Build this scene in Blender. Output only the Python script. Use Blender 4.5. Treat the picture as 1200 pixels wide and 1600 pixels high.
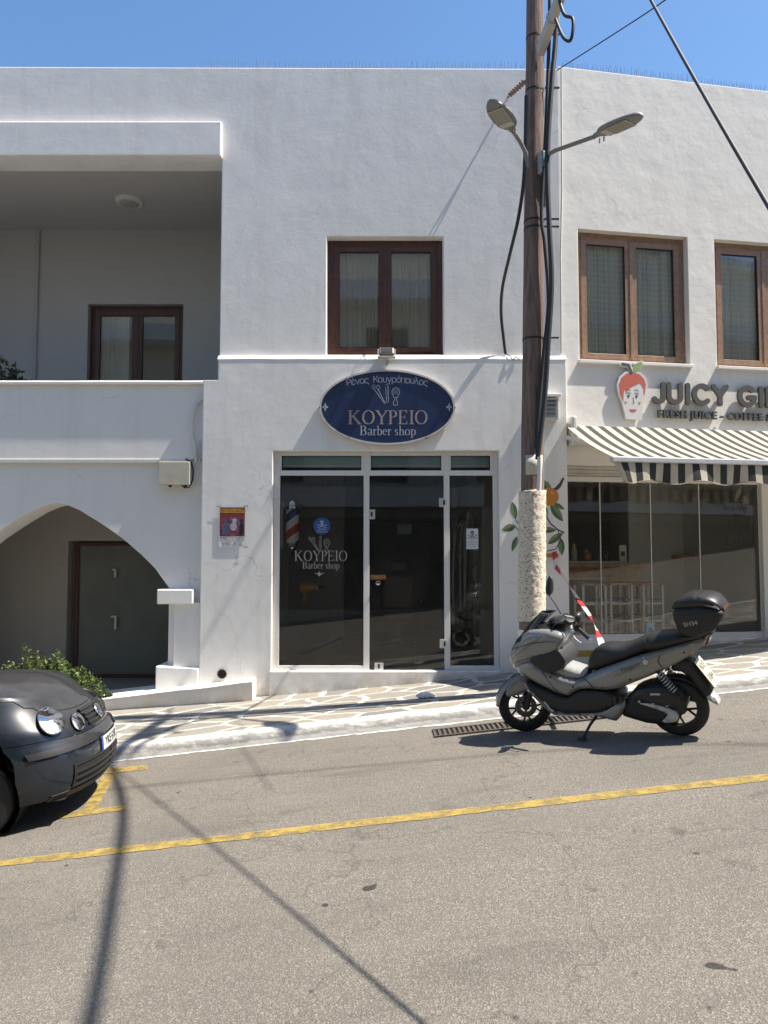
import bpy, bmesh, math, random
from math import radians as R, sin, cos, pi, atan, sqrt
from mathutils import Vector as V, Matrix, noise
from mathutils.geometry import tessellate_polygon, delaunay_2d_cdt

for o in list(bpy.data.objects): bpy.data.objects.remove(o)
SC = bpy.context.scene
C = SC.collection
random.seed(7)

# ---------------------------------------------------------------- camera
PITCH = atan(70/1200)
EYE = V((0, 0, 1.8))
cam_d = bpy.data.cameras.new("Camera")
cam_d.sensor_fit = 'VERTICAL'; cam_d.sensor_height = 24; cam_d.lens = 18.0
cam_d.clip_start = 0.05; cam_d.clip_end = 2000
cam = bpy.data.objects.new("Camera", cam_d); C.objects.link(cam)
cam.location = EYE; cam.rotation_euler = (pi/2 + PITCH, 0, 0)
SC.camera = cam

# ---------------------------------------------------------------- light
LD = V((-0.565, 0.065, -1.0)).normalized()          # travel direction of the sunlight
EL = math.asin(-LD.z)
w = bpy.data.worlds.new("World"); SC.world = w; w.use_nodes = True
nt = w.node_tree
sky = nt.nodes.new('ShaderNodeTexSky'); sky.sky_type = 'NISHITA'; sky.sun_disc = False
sky.sun_elevation = EL; sky.sun_rotation = math.atan2(-LD.x, -LD.y)
sky.air_density = 1.2; sky.dust_density = 0.7; sky.ozone_density = 4.0
nt.nodes['Background'].inputs[1].default_value = 0.092
hs = nt.nodes.new('ShaderNodeHueSaturation'); hs.inputs['Saturation'].default_value = 1.12
nt.links.new(sky.outputs[0], hs.inputs['Color']); nt.links.new(hs.outputs[0], nt.nodes['Background'].inputs[0])
sun_d = bpy.data.lights.new("Sun", 'SUN'); sun_d.energy = 5.0; sun_d.angle = R(0.53); sun_d.color = (1.0, 0.92, 0.80)
sun = bpy.data.objects.new("Sun", sun_d); C.objects.link(sun)
sun.rotation_euler = LD.to_track_quat('-Z', 'Y').to_euler()
SC.view_settings.view_transform = 'Standard'; SC.view_settings.look = 'None'
SC.view_settings.gamma = 1.0; SC.view_settings.use_curve_mapping = False
SC.view_settings.exposure = 1.1
SC.render.engine = 'CYCLES'
cy = SC.cycles
cy.max_bounces = 10; cy.diffuse_bounces = 5; cy.glossy_bounces = 5; cy.transparent_max_bounces = 16
cy.use_denoising = True; cy.caustics_reflective = False; cy.caustics_refractive = False
cy.sample_clamp_indirect = 6.0

# ---------------------------------------------------------------- measuring: a pixel of the 1200x1600 photo on a known plane
_cp, _sp = cos(PITCH), sin(PITCH)
def ray(x, y):
    u = (x-600)/1200; v = (800-y)/1200
    return V((u, _cp - v*_sp, _sp + v*_cp))
def P(x, y, Y):
    d = ray(x, y); return EYE + d*(Y/d.y)
def PL(x, y, pt, n):
    d = ray(x, y); n = V(n); return EYE + d*((V(pt)-EYE).dot(n)/d.dot(n))
G0, GX = 0.045, 0.11                                   # the street climbs to the right
def road_z(x): return G0 + GX*x
def RD(x, y): return PL(x, y, (0, 0, G0), (-GX, 0, 1))

# ---------------------------------------------------------------- mesh helpers
class MB:
    def __init__(s): s.v = []; s.f = []; s.m = []
    def add(s, vs, fs, mi=0, M=None):
        b = len(s.v)
        s.v += [tuple(M @ V(p)) if M else tuple(p) for p in vs]
        s.f += [tuple(b+i for i in f) for f in fs]; s.m += [mi]*len(fs)
        return s
    def box(s, x0, x1, y0, y1, z0, z1, M=None, mi=0):
        vs = [(x, y, z) for z in (z0, z1) for y in (y0, y1) for x in (x0, x1)]
        return s.add(vs, [(0,2,3,1),(4,5,7,6),(0,1,5,4),(2,6,7,3),(0,4,6,2),(1,3,7,5)], mi, M)
    def tube(s, pts, r, seg=8, cap=True, M=None, mi=0, flat=1.0):
        pts = [V(p) for p in pts]; n = len(pts)
        rs = r if isinstance(r, (list, tuple)) else [r]*n
        vs = []; up = None
        for i in range(n):
            t = (pts[min(i+1, n-1)] - pts[max(i-1, 0)]).normalized()
            if up is None:
                a = V((0, 0, 1)) if abs(t.z) < .9 else V((1, 0, 0))
                up = (a - t*a.dot(t)).normalized()
            else:
                up = (up - t*up.dot(t)).normalized()
            sd = t.cross(up)
            for k in range(seg):
                a = 2*pi*k/seg
                vs.append(pts[i] + (sd*cos(a) + up*sin(a)*flat)*rs[i])
        fs = [(i*seg+k, i*seg+(k+1) % seg, (i+1)*seg+(k+1) % seg, (i+1)*seg+k) for i in range(n-1) for k in range(seg)]
        if cap: fs += [tuple(range(seg))[::-1], tuple((n-1)*seg+k for k in range(seg))]
        return s.add(vs, fs, mi, M)
    def lathe(s, prof, seg=24, M=None, mi=0, cap=True):
        n = len(prof)
        vs = [(r*cos(2*pi*k/seg), r*sin(2*pi*k/seg), z) for r, z in prof for k in range(seg)]
        fs = [(i*seg+k, i*seg+(k+1) % seg, (i+1)*seg+(k+1) % seg, (i+1)*seg+k) for i in range(n-1) for k in range(seg)]
        if cap: fs += [tuple(range(seg))[::-1], tuple((n-1)*seg+k for k in range(seg))]
        return s.add(vs, fs, mi, M)
    def prism(s, loops, y0, y1, M=None, mi=0):
        """loops: outer polygon and holes in (x,z), extruded from y0 to y1"""
        if not isinstance(loops[0][0], (tuple, list)): loops = [loops]
        tri = tessellate_polygon([[V((a, b, 0)) for a, b in L] for L in loops])
        flat = [p for L in loops for p in L]; n = len(flat)
        vs = [(a, y0, b) for a, b in flat] + [(a, y1, b) for a, b in flat]
        fs = [tuple(t) for t in tri] + [tuple(n+i for i in reversed(t)) for t in tri]
        b = 0
        for L in loops:
            m = len(L)
            fs += [(b+i, b+(i+1) % m, n+b+(i+1) % m, n+b+i) for i in range(m)]
            b += m
        return s.add(vs, fs, mi, M)
    def union(s, polys, y0, y1, M=None, mi=0):
        """union of overlapping polygons (x,z), extruded y0..y1 (y1=None: a single sheet)"""
        vs = []; fc = []
        for p in polys:
            a = 0.5*sum(p[i][0]*p[(i+1) % len(p)][1]-p[(i+1) % len(p)][0]*p[i][1] for i in range(len(p)))
            if a < 0: p = p[::-1]
            fc.append(list(range(len(vs), len(vs)+len(p)))); vs += [V((a_, b_)) for a_, b_ in p]
        ov, oe, of, _a, _b, org = delaunay_2d_cdt(vs, [], fc, 0, 1e-6)
        def _in(x, y):
            for p in polys:
                c = False
                for i in range(len(p)):
                    (x0, y0_), (x1, y1_) = p[i], p[i-1]
                    if (y0_ > y) != (y1_ > y) and x < (x1-x0)*(y-y0_)/(y1_-y0_)+x0: c = not c
                if c: return True
            return False
        of = [f for f in of if _in(sum(ov[i].x for i in f)/len(f), sum(ov[i].y for i in f)/len(f))]
        if y1 is None:
            return s.add([(q.x, y0, q.y) for q in ov], [tuple(f) for f in of], mi, M)
        n = len(ov); cnt = {}
        for f in of:
            for i in range(len(f)): cnt.setdefault((f[i], f[(i+1) % len(f)]), 0)
        fs = [tuple(f) for f in of] + [tuple(n+i for i in reversed(f)) for f in of]
        for (a, b) in cnt:
            if (b, a) not in cnt: fs.append((a, b, n+b, n+a))
        return s.add([(q.x, y0, q.y) for q in ov]+[(q.x, y1, q.y) for q in ov], fs, mi, M)
    def grid(s, rows, mi=0, M=None, closed=False):
        n = len(rows); m = len(rows[0])
        vs = [p for r_ in rows for p in r_]
        fs = [(i*m+k, i*m+(k+1) % m, (i+1)*m+(k+1) % m, (i+1)*m+k) for i in range(n-1) for k in range(m if closed else m-1)]
        return s.add(vs, fs, mi, M)
    def build(s, name, mats, parent=None, smooth=None, bevel=0, seg=2, recalc=True, label=None):
        me = bpy.data.meshes.new(name)
        me.from_pydata(s.v, [], s.f)
        me.polygons.foreach_set('material_index', s.m)
        for m in (mats if isinstance(mats, (list, tuple)) else [mats]): me.materials.append(m)
        if recalc:
            bm = bmesh.new(); bm.from_mesh(me)
            bmesh.ops.remove_doubles(bm, verts=bm.verts, dist=1e-5)
            bmesh.ops.recalc_face_normals(bm, faces=bm.faces); bm.to_mesh(me); bm.free()
        if smooth is not None:
            me.polygons.foreach_set('use_smooth', [True]*len(me.polygons))
            me.set_sharp_from_angle(angle=R(smooth))
        o = bpy.data.objects.new(name, me); C.objects.link(o)
        if parent:
            me.transform(world_of(parent).inverted()); o.parent = parent
        if bevel:
            b = o.modifiers.new("Bevel", 'BEVEL'); b.width = bevel; b.segments = seg; b.limit_method = 'ANGLE'; b.angle_limit = R(40)
            b.harden_normals = False
        if label: o['label'] = label
        return o
def world_of(o):
    M = Matrix()
    while o:
        M = o.matrix_basis.copy() @ M; o = o.parent
    return M
def tag(o, label, cat, group=None):
    o['label'] = label; o['category'] = cat
    if group: o['group'] = group
    return o
def thing(name, label, cat, loc=(0, 0, 0), M=None, group=None):
    o = bpy.data.objects.new(name, None); C.objects.link(o); o.empty_display_size = .1
    if M: o.matrix_basis = M
    else: o.location = loc
    return tag(o, label, cat, group)
def struct(o): o['kind'] = 'structure'; return o
def kids(o): return [c for c in bpy.data.objects if c.parent == o]
def copy_tree(o, parent=None):
    c = o.copy(); C.objects.link(c)
    if parent: c.parent = parent
    for k in kids(o): copy_tree(k, c)
    return c
def ell(cx, cy, a, b, n=48, t0=0, t1=2*pi):
    return [(cx+a*cos(t0+(t1-t0)*i/n), cy+b*sin(t0+(t1-t0)*i/n)) for i in range(n)]

def capsule(pts, wd, cap=6, closed=False):
    """thick stroke along a polyline -> list of convex-ish polygons (for MB.union)"""
    out = []
    pts = [V(p) for p in pts]
    if closed: pts = pts+[pts[0]]
    for a, b in zip(pts[:-1], pts[1:]):
        d = b-a
        if d.length < 1e-6: continue
        th = math.atan2(d.y, d.x); r = wd/2
        out.append([(b.x+r*cos(th-pi/2+pi*i/cap), b.y+r*sin(th-pi/2+pi*i/cap)) for i in range(cap+1)] +
                   [(a.x+r*cos(th+pi/2+pi*i/cap), a.y+r*sin(th+pi/2+pi*i/cap)) for i in range(cap+1)])
    return out
def nib(pts, thick, thin):
    """broad-nib stroke: thick when it runs vertically, thin when horizontal"""
    out = []; pts = [V(p) for p in pts]
    n = len(pts); L = []; Rr = []
    for i in range(n):
        d = (pts[min(i+1, n-1)]-pts[max(i-1, 0)]).normalized()
        wd = thin+(thick-thin)*abs(d.y)**1.5
        nrm = V((-d.y, d.x))*wd/2
        L.append(pts[i]+nrm); Rr.append(pts[i]-nrm)
    for i in range(n-1):
        out.append([tuple(L[i]), tuple(L[i+1]), tuple(Rr[i+1]), tuple(Rr[i])])
    return out
def rect(x0, x1, y0, y1): return [(x0, y0), (x1, y0), (x1, y1), (x0, y1)]
def arc(cx, cy, a, b, t0, t1, n=14): return [(cx+a*cos(R(t0+(t1-t0)*i/n)), cy+b*sin(R(t0+(t1-t0)*i/n))) for i in range(n+1)]
T_, N_, S_ = .115, .035, .035
def serif_glyph(ch):
    """(polygons, advance) in a unit cap-height box"""
    T, N, S = T_, N_, S_
    stem = lambda x, y0=0, y1=1: [rect(x-T/2, x+T/2, y0, y1)]
    ser = lambda x, y, h=.15: [rect(x-h, x+h, y, y+S)]
    if ch == 'K':
        return stem(.16)+ser(.16, 0)+ser(.16, 1-S)+[[(.2, .42), (.2, .5), (.66, 1-S), (.72, 1-S)]]+[[(.3, .55), (.39, .63), (.84, S), (.7, S)]]+ser(.68, 1-S, .13)+ser(.78, 0, .14), .95
    if ch == 'O': return nib(ell(.43, .5, .36, .485, 36)+[(.79, .5)], T, N), .9
    if ch == 'Y':
        return stem(.42, 0, .5)+ser(.42, 0)+[[(.36, .48), (.48, .5), (.2, 1-S), (.06, 1-S)], [(.44, .5), (.48, .47), (.78, 1-S), (.72, 1-S)]]+ser(.13, 1-S, .13)+ser(.74, 1-S, .12), .86
    if ch in 'PB':
        q = stem(.16)+ser(.14, 0, .13 if ch == 'P' else .1)+ser(.12, 1-S, .1)
        q += nib([(.16, 1-N/2), (.34, 1-N/2)]+arc(.34, .745, .2, .235, 85, -85)+[(.16, .5)], T, N)
        if ch == 'B': q += nib([(.16, .51), (.36, .51)]+arc(.36, .265, .24, .245, 85, -85)+[(.12, .02)], T, N)
        return q, (.66 if ch == 'P' else .74)
    if ch == 'E':
        return stem(.16)+ser(.14, 0, .12)+ser(.14, 1-S, .12)+[rect(.16, .6, 1-S, 1), rect(.16, .62, 0, S), rect(.16, .48, .49, .49+S), [(.57, .8), (.6, .8), (.6, 1), (.53, 1-S)], [(.6, .22), (.63, .22), (.6, 0), (.54, S)], rect(.45, .48, .4, .61)], .74
    if ch == 'I': return stem(.18)+ser(.18, 0)+ser(.18, 1-S), .4
    if ch == 'a': return nib(arc(.22, .5, .14, .15, 160, 20, 8)+[(.36, .42), (.36, .08), (.42, .02), (.47, .05)], .095, N)+nib([(.36, .36)]+arc(.2, .15, .13, .14, 80, 330, 12)+[(.36, .14)], .09, N), .47
    if ch == 'r': return [rect(.1, .19, 0, .62), rect(.03, .28, 0, S), rect(.03, .15, .6, .63)]+nib([(.17, .42), (.22, .54), (.3, .6), (.37, .56)], .08, .06), .37
    if ch == 'b': return [rect(.1, .19, .02, 1), rect(.02, .15, .97, 1)]+nib(arc(.27, .31, .2, .3, 140, -140, 18), .1, N), .54
    if ch == 'e': return nib([(.08, .36), (.42, .36)]+arc(.25, .32, .185, .29, 10, 310, 20), .095, N), .47
    if ch == 's': return nib([(.3, .48)]+arc(.19, .46, .11, .14, 40, 230, 9)+[(.2, .32)]+arc(.2, .17, .12, .15, 60, -150, 9), .07, .06), .39
    if ch == 'h': return [rect(.1, .19, 0, 1), rect(.03, .15, .97, 1), rect(.03, .26, 0, S), rect(.33, .56, 0, S), rect(.4, .49, 0, .42)]+nib([(.17, .46), (.25, .57), (.35, .58), (.44, .5), (.445, .4)], .085, .045), .58
    if ch == 'o': return nib(ell(.26, .31, .2, .3, 24)+[(.46, .31)], .095, N), .52
    if ch == 'p': return [rect(.1, .19, -.28, .6), rect(.03, .15, .58, .61), rect(.02, .28, -.3, -.3+S)]+nib(arc(.27, .31, .2, .3, 140, -140, 18), .1, N), .54
    return [], .3
def serif_text(txt, h):
    out = []; x = 0
    for ch in txt:
        g, a = serif_glyph(ch)
        out += [[(x+px*h, py*h) for px, py in p] for p in g]
        x += a*h
    return [[(a-x/2, b) for a, b in p] for p in out], x
_dg = None
def font_mb(mb, txt, size, M, mi=0, ext=0.0, off=0.0, sx=1.0, align='CENTER', shear=0.0, sp=1.0):
    cu = bpy.data.curves.new("text", 'FONT'); cu.body = txt; cu.size = size; cu.extrude = ext; cu.offset = off
    cu.align_x = align; cu.align_y = 'CENTER'; cu.resolution_u = 3; cu.shear = shear; cu.space_character = sp
    o = bpy.data.objects.new("text", cu); C.objects.link(o)
    bpy.context.view_layer.update()
    dg = bpy.context.evaluated_depsgraph_get()
    me = bpy.data.meshes.new_from_object(o.evaluated_get(dg))
    vs = [(p.co.x*sx, -p.co.z, p.co.y) for p in me.vertices]
    mb.add(vs, [tuple(f.vertices) for f in me.polygons], mi, M)
    bpy.data.objects.remove(o); bpy.data.curves.remove(cu); bpy.data.meshes.remove(me)
    return mb

# ---------------------------------------------------------------- materials
def new_mat(name):
    m = bpy.data.materials.new(name); m.use_nodes = True
    n = m.node_tree; b = n.nodes['Principled BSDF']
    return m, n, b
def nd(n, t, **kw):
    x = n.nodes.new(t)
    for k, v in kw.items():
        if k.startswith('i_'):
            x.inputs[int(k[2:]) if k[2:].isdigit() else k[2:]].default_value = v
        else: setattr(x, k, v)
    return x
def noise_tex(n, vec, scale, det=4, rough=.6, dist=0):
    t = nd(n, 'ShaderNodeTexNoise'); t.inputs['Scale'].default_value = scale; t.inputs['Detail'].default_value = det
    t.inputs['Roughness'].default_value = rough; t.inputs['Distortion'].default_value = dist
    n.links.new(vec, t.inputs['Vector']); return t.outputs['Fac']
def ramp(n, fac, stops):
    r = nd(n, 'ShaderNodeValToRGB'); e = r.color_ramp.elements
    while len(e) < len(stops): e.new(.5)
    for k, (p, c) in zip(e, stops):
        k.position = p; k.color = (*c, 1) if isinstance(c, (tuple, list)) else (c, c, c, 1)
    n.links.new(fac, r.inputs[0]); return r.outputs[0]
def mix(n, fac, a, b, bt='MIX'):
    m = nd(n, 'ShaderNodeMix', data_type='RGBA', blend_type=bt)
    for sock, val in ((m.inputs[0], fac), (m.inputs[6], a), (m.inputs[7], b)):
        if isinstance(val, (int, float)): sock.default_value = val
        elif isinstance(val, (tuple, list)): sock.default_value = (*val[:3], 1)
        else: n.links.new(val, sock)
    return m.outputs[2]
def mth(n, op, a, b=0.0):
    m = nd(n, 'ShaderNodeMath', operation=op)
    for i, val in enumerate((a, b)):
        if isinstance(val, (int, float)): m.inputs[i].default_value = val
        else: n.links.new(val, m.inputs[i])
    return m.outputs[0]
def objvec(n, scale=None):
    t = nd(n, 'ShaderNodeNewGeometry').outputs['Position']
    if scale:
        mp = nd(n, 'ShaderNodeMapping'); mp.inputs['Scale'].default_value = scale; n.links.new(t, mp.inputs[0]); t = mp.outputs[0]
    return t
def bump(n, b, h, strength=.5, dist=.01, prev=None):
    k = nd(n, 'ShaderNodeBump'); k.inputs['Strength'].default_value = strength; k.inputs['Distance'].default_value = dist
    n.links.new(h, k.inputs['Height'])
    if prev: n.links.new(prev, k.inputs['Normal'])
    n.links.new(k.outputs[0], b.inputs['Normal']); return k.outputs[0]
def plain(name, col, rough=.5, metal=0.0, var=.12, scale=30, bmp=0.0, coat=0.0, spec=.5):
    m, n, b = new_mat(name)
    v = objvec(n); f = noise_tex(n, v, scale, 5)
    lo = tuple(c*(1-var) for c in col); hi = tuple(min(1, c*(1+var)) for c in col)
    n.links.new(ramp(n, f, [(.3, lo), (.7, hi)]), b.inputs['Base Color'])
    b.inputs['Roughness'].default_value = rough; b.inputs['Metallic'].default_value = metal
    b.inputs['Coat Weight'].default_value = coat; b.inputs['Coat Roughness'].default_value = .05
    b.inputs['Specular IOR Level'].default_value = spec
    if bmp: bump(n, b, f, bmp, .004)
    return m
def stucco(name, col=(.80, .785, .76), dirt=.13, b1=.17, fine=.28):
    m, n, b = new_mat(name)
    v = objvec(n)
    big = noise_tex(n, v, .9, 5, .65); mid = noise_tex(n, v, 5, 6, .6); fin = noise_tex(n, v, 70, 6, .65)
    vs = objvec(n, (2.2, 2.2, .25)); streak = noise_tex(n, vs, 2.0, 5, .7)
    c = mix(n, ramp(n, big, [(.35, 0), (.75, dirt*2.2)]), col, tuple(x*.72 for x in col))
    c = mix(n, ramp(n, streak, [(.50, 0), (.8, dirt*2.8)]), c, (.50, .475, .43))
    c = mix(n, ramp(n, mid, [(.45, 0), (.8, dirt)]), c, (.55, .55, .54))
    spots = noise_tex(n, v, 11, 2, .5)
    c = mix(n, ramp(n, spots, [(.74, 0), (.8, .35)]), c, (.62, .57, .48))
    ck = nd(n, 'ShaderNodeTexVoronoi', feature='DISTANCE_TO_EDGE'); ck.inputs['Scale'].default_value = .62
    wz = nd(n, 'ShaderNodeTexNoise'); wz.inputs['Scale'].default_value = 1.6; wz.inputs['Detail'].default_value = 7; n.links.new(v, wz.inputs['Vector'])
    wa = nd(n, 'ShaderNodeVectorMath', operation='ADD'); n.links.new(v, wa.inputs[0]); n.links.new(wz.outputs['Color'], wa.inputs[1]); n.links.new(wa.outputs[0], ck.inputs['Vector'])
    crack = mth(n, 'MULTIPLY', ramp(n, ck.outputs['Distance'], [(0, 1), (.0045, 0)]), ramp(n, noise_tex(n, v, .8, 3), [(.5, 0), (.62, .5)]))
    c = mix(n, crack, c, (.33, .32, .30))
    sx = nd(n, 'ShaderNodeSeparateXYZ'); n.links.new(v, sx.inputs[0])
    hh = mth(n, 'SUBTRACT', sx.outputs[2], mth(n, 'ADD', mth(n, 'MULTIPLY', sx.outputs[0], .10), .14))
    low = mth(n, 'MULTIPLY', ramp(n, hh, [(0, .85), (.16, .35), (.6, 0)]), ramp(n, noise_tex(n, v, 4.5, 6, .7), [(.35, .1), (.65, 1)]))
    c = mix(n, low, c, (.42, .37, .30))
    n.links.new(c, b.inputs['Base Color']); b.inputs['Roughness'].default_value = .88
    b.inputs['Specular IOR Level'].default_value = .25
    p = bump(n, b, noise_tex(n, v, 3.2, 4, .55), b1, .03)
    bump(n, b, fin, fine, .006, p)
    return m
M_WALL = stucco('white_stucco')
M_WALL_SMOOTH = stucco('white_plaster', (.77, .755, .73), .08, .12, .12)
M_TRIM = stucco('white_trim', (.80, .785, .755), .10, .15, .15)
M_PORCH = stucco('shade_toned_porch_plaster', (.40, .375, .34), .1, .1, .1)  # white plaster greyed down: the porch's shade is put into the colour
M_RECESS = stucco('shade_toned_balcony_plaster', (.46, .45, .435), .08, .1, .1)  # balcony shade deepened through a base colour darker than the facade's
M_BROWNWOOD = plain('dark_brown_window_wood', (.085, .032, .02), .38, var=.3, scale=14, bmp=.1)
M_LIGHTWOOD = plain('warm_window_wood', (.27, .165, .105), .4, var=.25, scale=16, bmp=.1)
M_WHITEMETAL = plain('white_lacquered_metal', (.66, .65, .62), .35, var=.06)
M_BLACKPL = plain('black_plastic', (.012, .012, .013), .42, var=.3)
M_BLACKMATT = plain('matt_black_plastic', (.018, .018, .018), .62, var=.3, scale=80)
M_CABLE = plain('black_cable_sheath', (.02, .02, .021), .55, var=.3)
M_GALV = plain('galvanised_steel', (.34, .35, .36), .45, metal=.7, var=.2)
M_CHROME = plain('chrome', (.75, .75, .76), .12, metal=1.0, var=.05)
M_WHITEPL = plain('white_plastic', (.62, .61, .57), .45, var=.08)
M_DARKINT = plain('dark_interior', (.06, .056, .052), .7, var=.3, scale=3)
M_GREYINT = plain('grey_interior_wall', (.38, .38, .355), .8, var=.08, scale=2)
M_INTFLOOR = plain('interior_floor', (.38, .355, .32), .4, var=.2, scale=4)
M_RUBBER = plain('tyre_rubber', (.017, .017, .017), .75, var=.25, scale=60)

def glass(name, tint=(.8, .84, .82), rough=0.0, ior=1.5, boost=0.0, dust=0.0):
    m = bpy.data.materials.new(name); m.use_nodes = True; n = m.node_tree
    n.nodes.remove(n.nodes['Principled BSDF']); out = n.nodes['Material Output']
    fr = nd(n, 'ShaderNodeFresnel'); fr.inputs[0].default_value = ior
    t = nd(n, 'ShaderNodeBsdfTransparent'); t.inputs[0].default_value = (*tint, 1)
    g = nd(n, 'ShaderNodeBsdfGlossy'); g.inputs['Roughness'].default_value = rough
    v = objvec(n); h = noise_tex(n, v, 1.3, 2)
    bp = nd(n, 'ShaderNodeBump'); bp.inputs['Strength'].default_value = .03; bp.inputs['Distance'].default_value = .02
    n.links.new(h, bp.inputs['Height']); n.links.new(bp.outputs[0], g.inputs['Normal'])
    f = mth(n, 'ADD', fr.outputs[0], boost)
    mx = nd(n, 'ShaderNodeMixShader'); n.links.new(f, mx.inputs[0]); n.links.new(t.outputs[0], mx.inputs[1]); n.links.new(g.outputs[0], mx.inputs[2])
    sh = mx.outputs[0]
    if dust:                                            # a thin film of dust and wiping marks on the pane
        df = nd(n, 'ShaderNodeBsdfDiffuse'); df.inputs[0].default_value = (.75, .73, .69, 1)
        dk = ramp(n, noise_tex(n, objvec(n, (3, 3, .8)), 2.2, 6, .65), [(.3, dust*.6), (.7, dust*1.5)])
        m2 = nd(n, 'ShaderNodeMixShader'); n.links.new(dk, m2.inputs[0]); n.links.new(sh, m2.inputs[1]); n.links.new(df.outputs[0], m2.inputs[2]); sh = m2.outputs[0]
    n.links.new(sh, out.inputs[0]); return m
M_GLASS = glass('window_glass', (.95, .96, .955), boost=.05)
M_GLASS2 = glass('clear_window_glass', (.95, .96, .955), boost=0.0)
M_SHOPGLASS = glass('shop_glass', (.95, .96, .955), boost=0.0, dust=.013)
M_LENS = glass('lamp_lens_glass', (.97, .975, .98), boost=-.01)
M_SMOKE = glass('smoked_screen', (.12, .12, .12), boost=.02)
# ================================================================ setting: road, pavement, kerb, markings
def mat_asphalt():
    m, n, b = new_mat('worn_asphalt')
    v = objvec(n)
    fine = noise_tex(n, v, 240, 3, .7)
    vo = nd(n, 'ShaderNodeTexVoronoi'); vo.inputs['Scale'].default_value = 140; n.links.new(v, vo.inputs['Vector'])
    big = noise_tex(n, v, .55, 5, .6, .6); mid = noise_tex(n, v, 2.6, 5, .65)
    stretched = objvec(n, (.35, 2.2, 1)); lane = noise_tex(n, stretched, 1.2, 4, .6)
    sp = nd(n, 'ShaderNodeSeparateColor'); n.links.new(vo.outputs['Color'], sp.inputs[0])
    c = ramp(n, sp.outputs[0], [(0, (.118, .106, .092)), (.4, (.16, .146, .126)), (.75, (.187, .171, .148)), (1, (.30, .275, .238))])
    c = mix(n, ramp(n, fine, [(.35, .4), (.6, 0)]), c, (.10, .093, .083))
    c = mix(n, ramp(n, big, [(.4, 0), (.72, .5)]), c, (.112, .104, .092))
    c = mix(n, ramp(n, lane, [(.5, 0), (.78, .35)]), c, (.205, .187, .163))
    blot = noise_tex(n, v, 3.4, 3, .55, .4)
    c = mix(n, ramp(n, blot, [(.68, 0), (.745, .55)]), c, (.055, .052, .048))
    tar = noise_tex(n, v, 7.5, 1, .4)
    c = mix(n, ramp(n, tar, [(.775, 0), (.80, .85)]), c, (.02, .02, .02))
    # long patches and oil stains drawn out along the traffic
    st = noise_tex(n, objvec(n, (.5, 1.6, 1)), 1.5, 4, .6, .5)
    c = mix(n, ramp(n, st, [(.56, 0), (.72, .5)]), c, (.085, .078, .068))
    oil = noise_tex(n, objvec(n, (1, 1.5, 1)), 2.1, 2, .5, .3)
    c = mix(n, ramp(n, oil, [(.70, 0), (.78, .5)]), c, (.06, .055, .05))
    grit = noise_tex(n, v, 38, 2, .6)
    c = mix(n, ramp(n, grit, [(.71, 0), (.74, .55)]), c, (.34, .315, .275))
    crk = nd(n, 'ShaderNodeTexVoronoi', feature='DISTANCE_TO_EDGE'); crk.inputs['Scale'].default_value = .55
    wv = nd(n, 'ShaderNodeVectorMath', operation='ADD'); nz = nd(n, 'ShaderNodeTexNoise'); nz.inputs['Scale'].default_value = 2.2; nz.inputs['Detail'].default_value = 6
    n.links.new(v, nz.inputs['Vector']); n.links.new(v, wv.inputs[0]); n.links.new(nz.outputs['Color'], wv.inputs[1]); n.links.new(wv.outputs[0], crk.inputs['Vector'])
    c = mix(n, ramp(n, crk.outputs['Distance'], [(0, .42), (.008, 0)]), c, (.05, .048, .045))
    n.links.new(c, b.inputs['Base Color']); b.inputs['Roughness'].default_value = .85; b.inputs['Specular IOR Level'].default_value = .3
    h = mth(n, 'ADD', vo.outputs['Distance'], mth(n, 'MULTIPLY', fine, .8))
    bump(n, b, h, .7, .005)
    return m
M_ASPH = mat_asphalt()
def sheet_z(dz): return lambda p: V((p.x, p.y, road_z(p.x)+dz))
mb = MB()
xs = [-70, -30, -12] + [-9+.6*i for i in range(31)] + [12, 30, 70]
ys = [-45, -20, -6, -2, 0, 2, 3, 4, 5, 6, 7, 7.5, 7.92]
mb.grid([[(x, y, road_z(x)) for x in xs] for y in ys])
road = struct(mb.build('road', M_ASPH))

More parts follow.
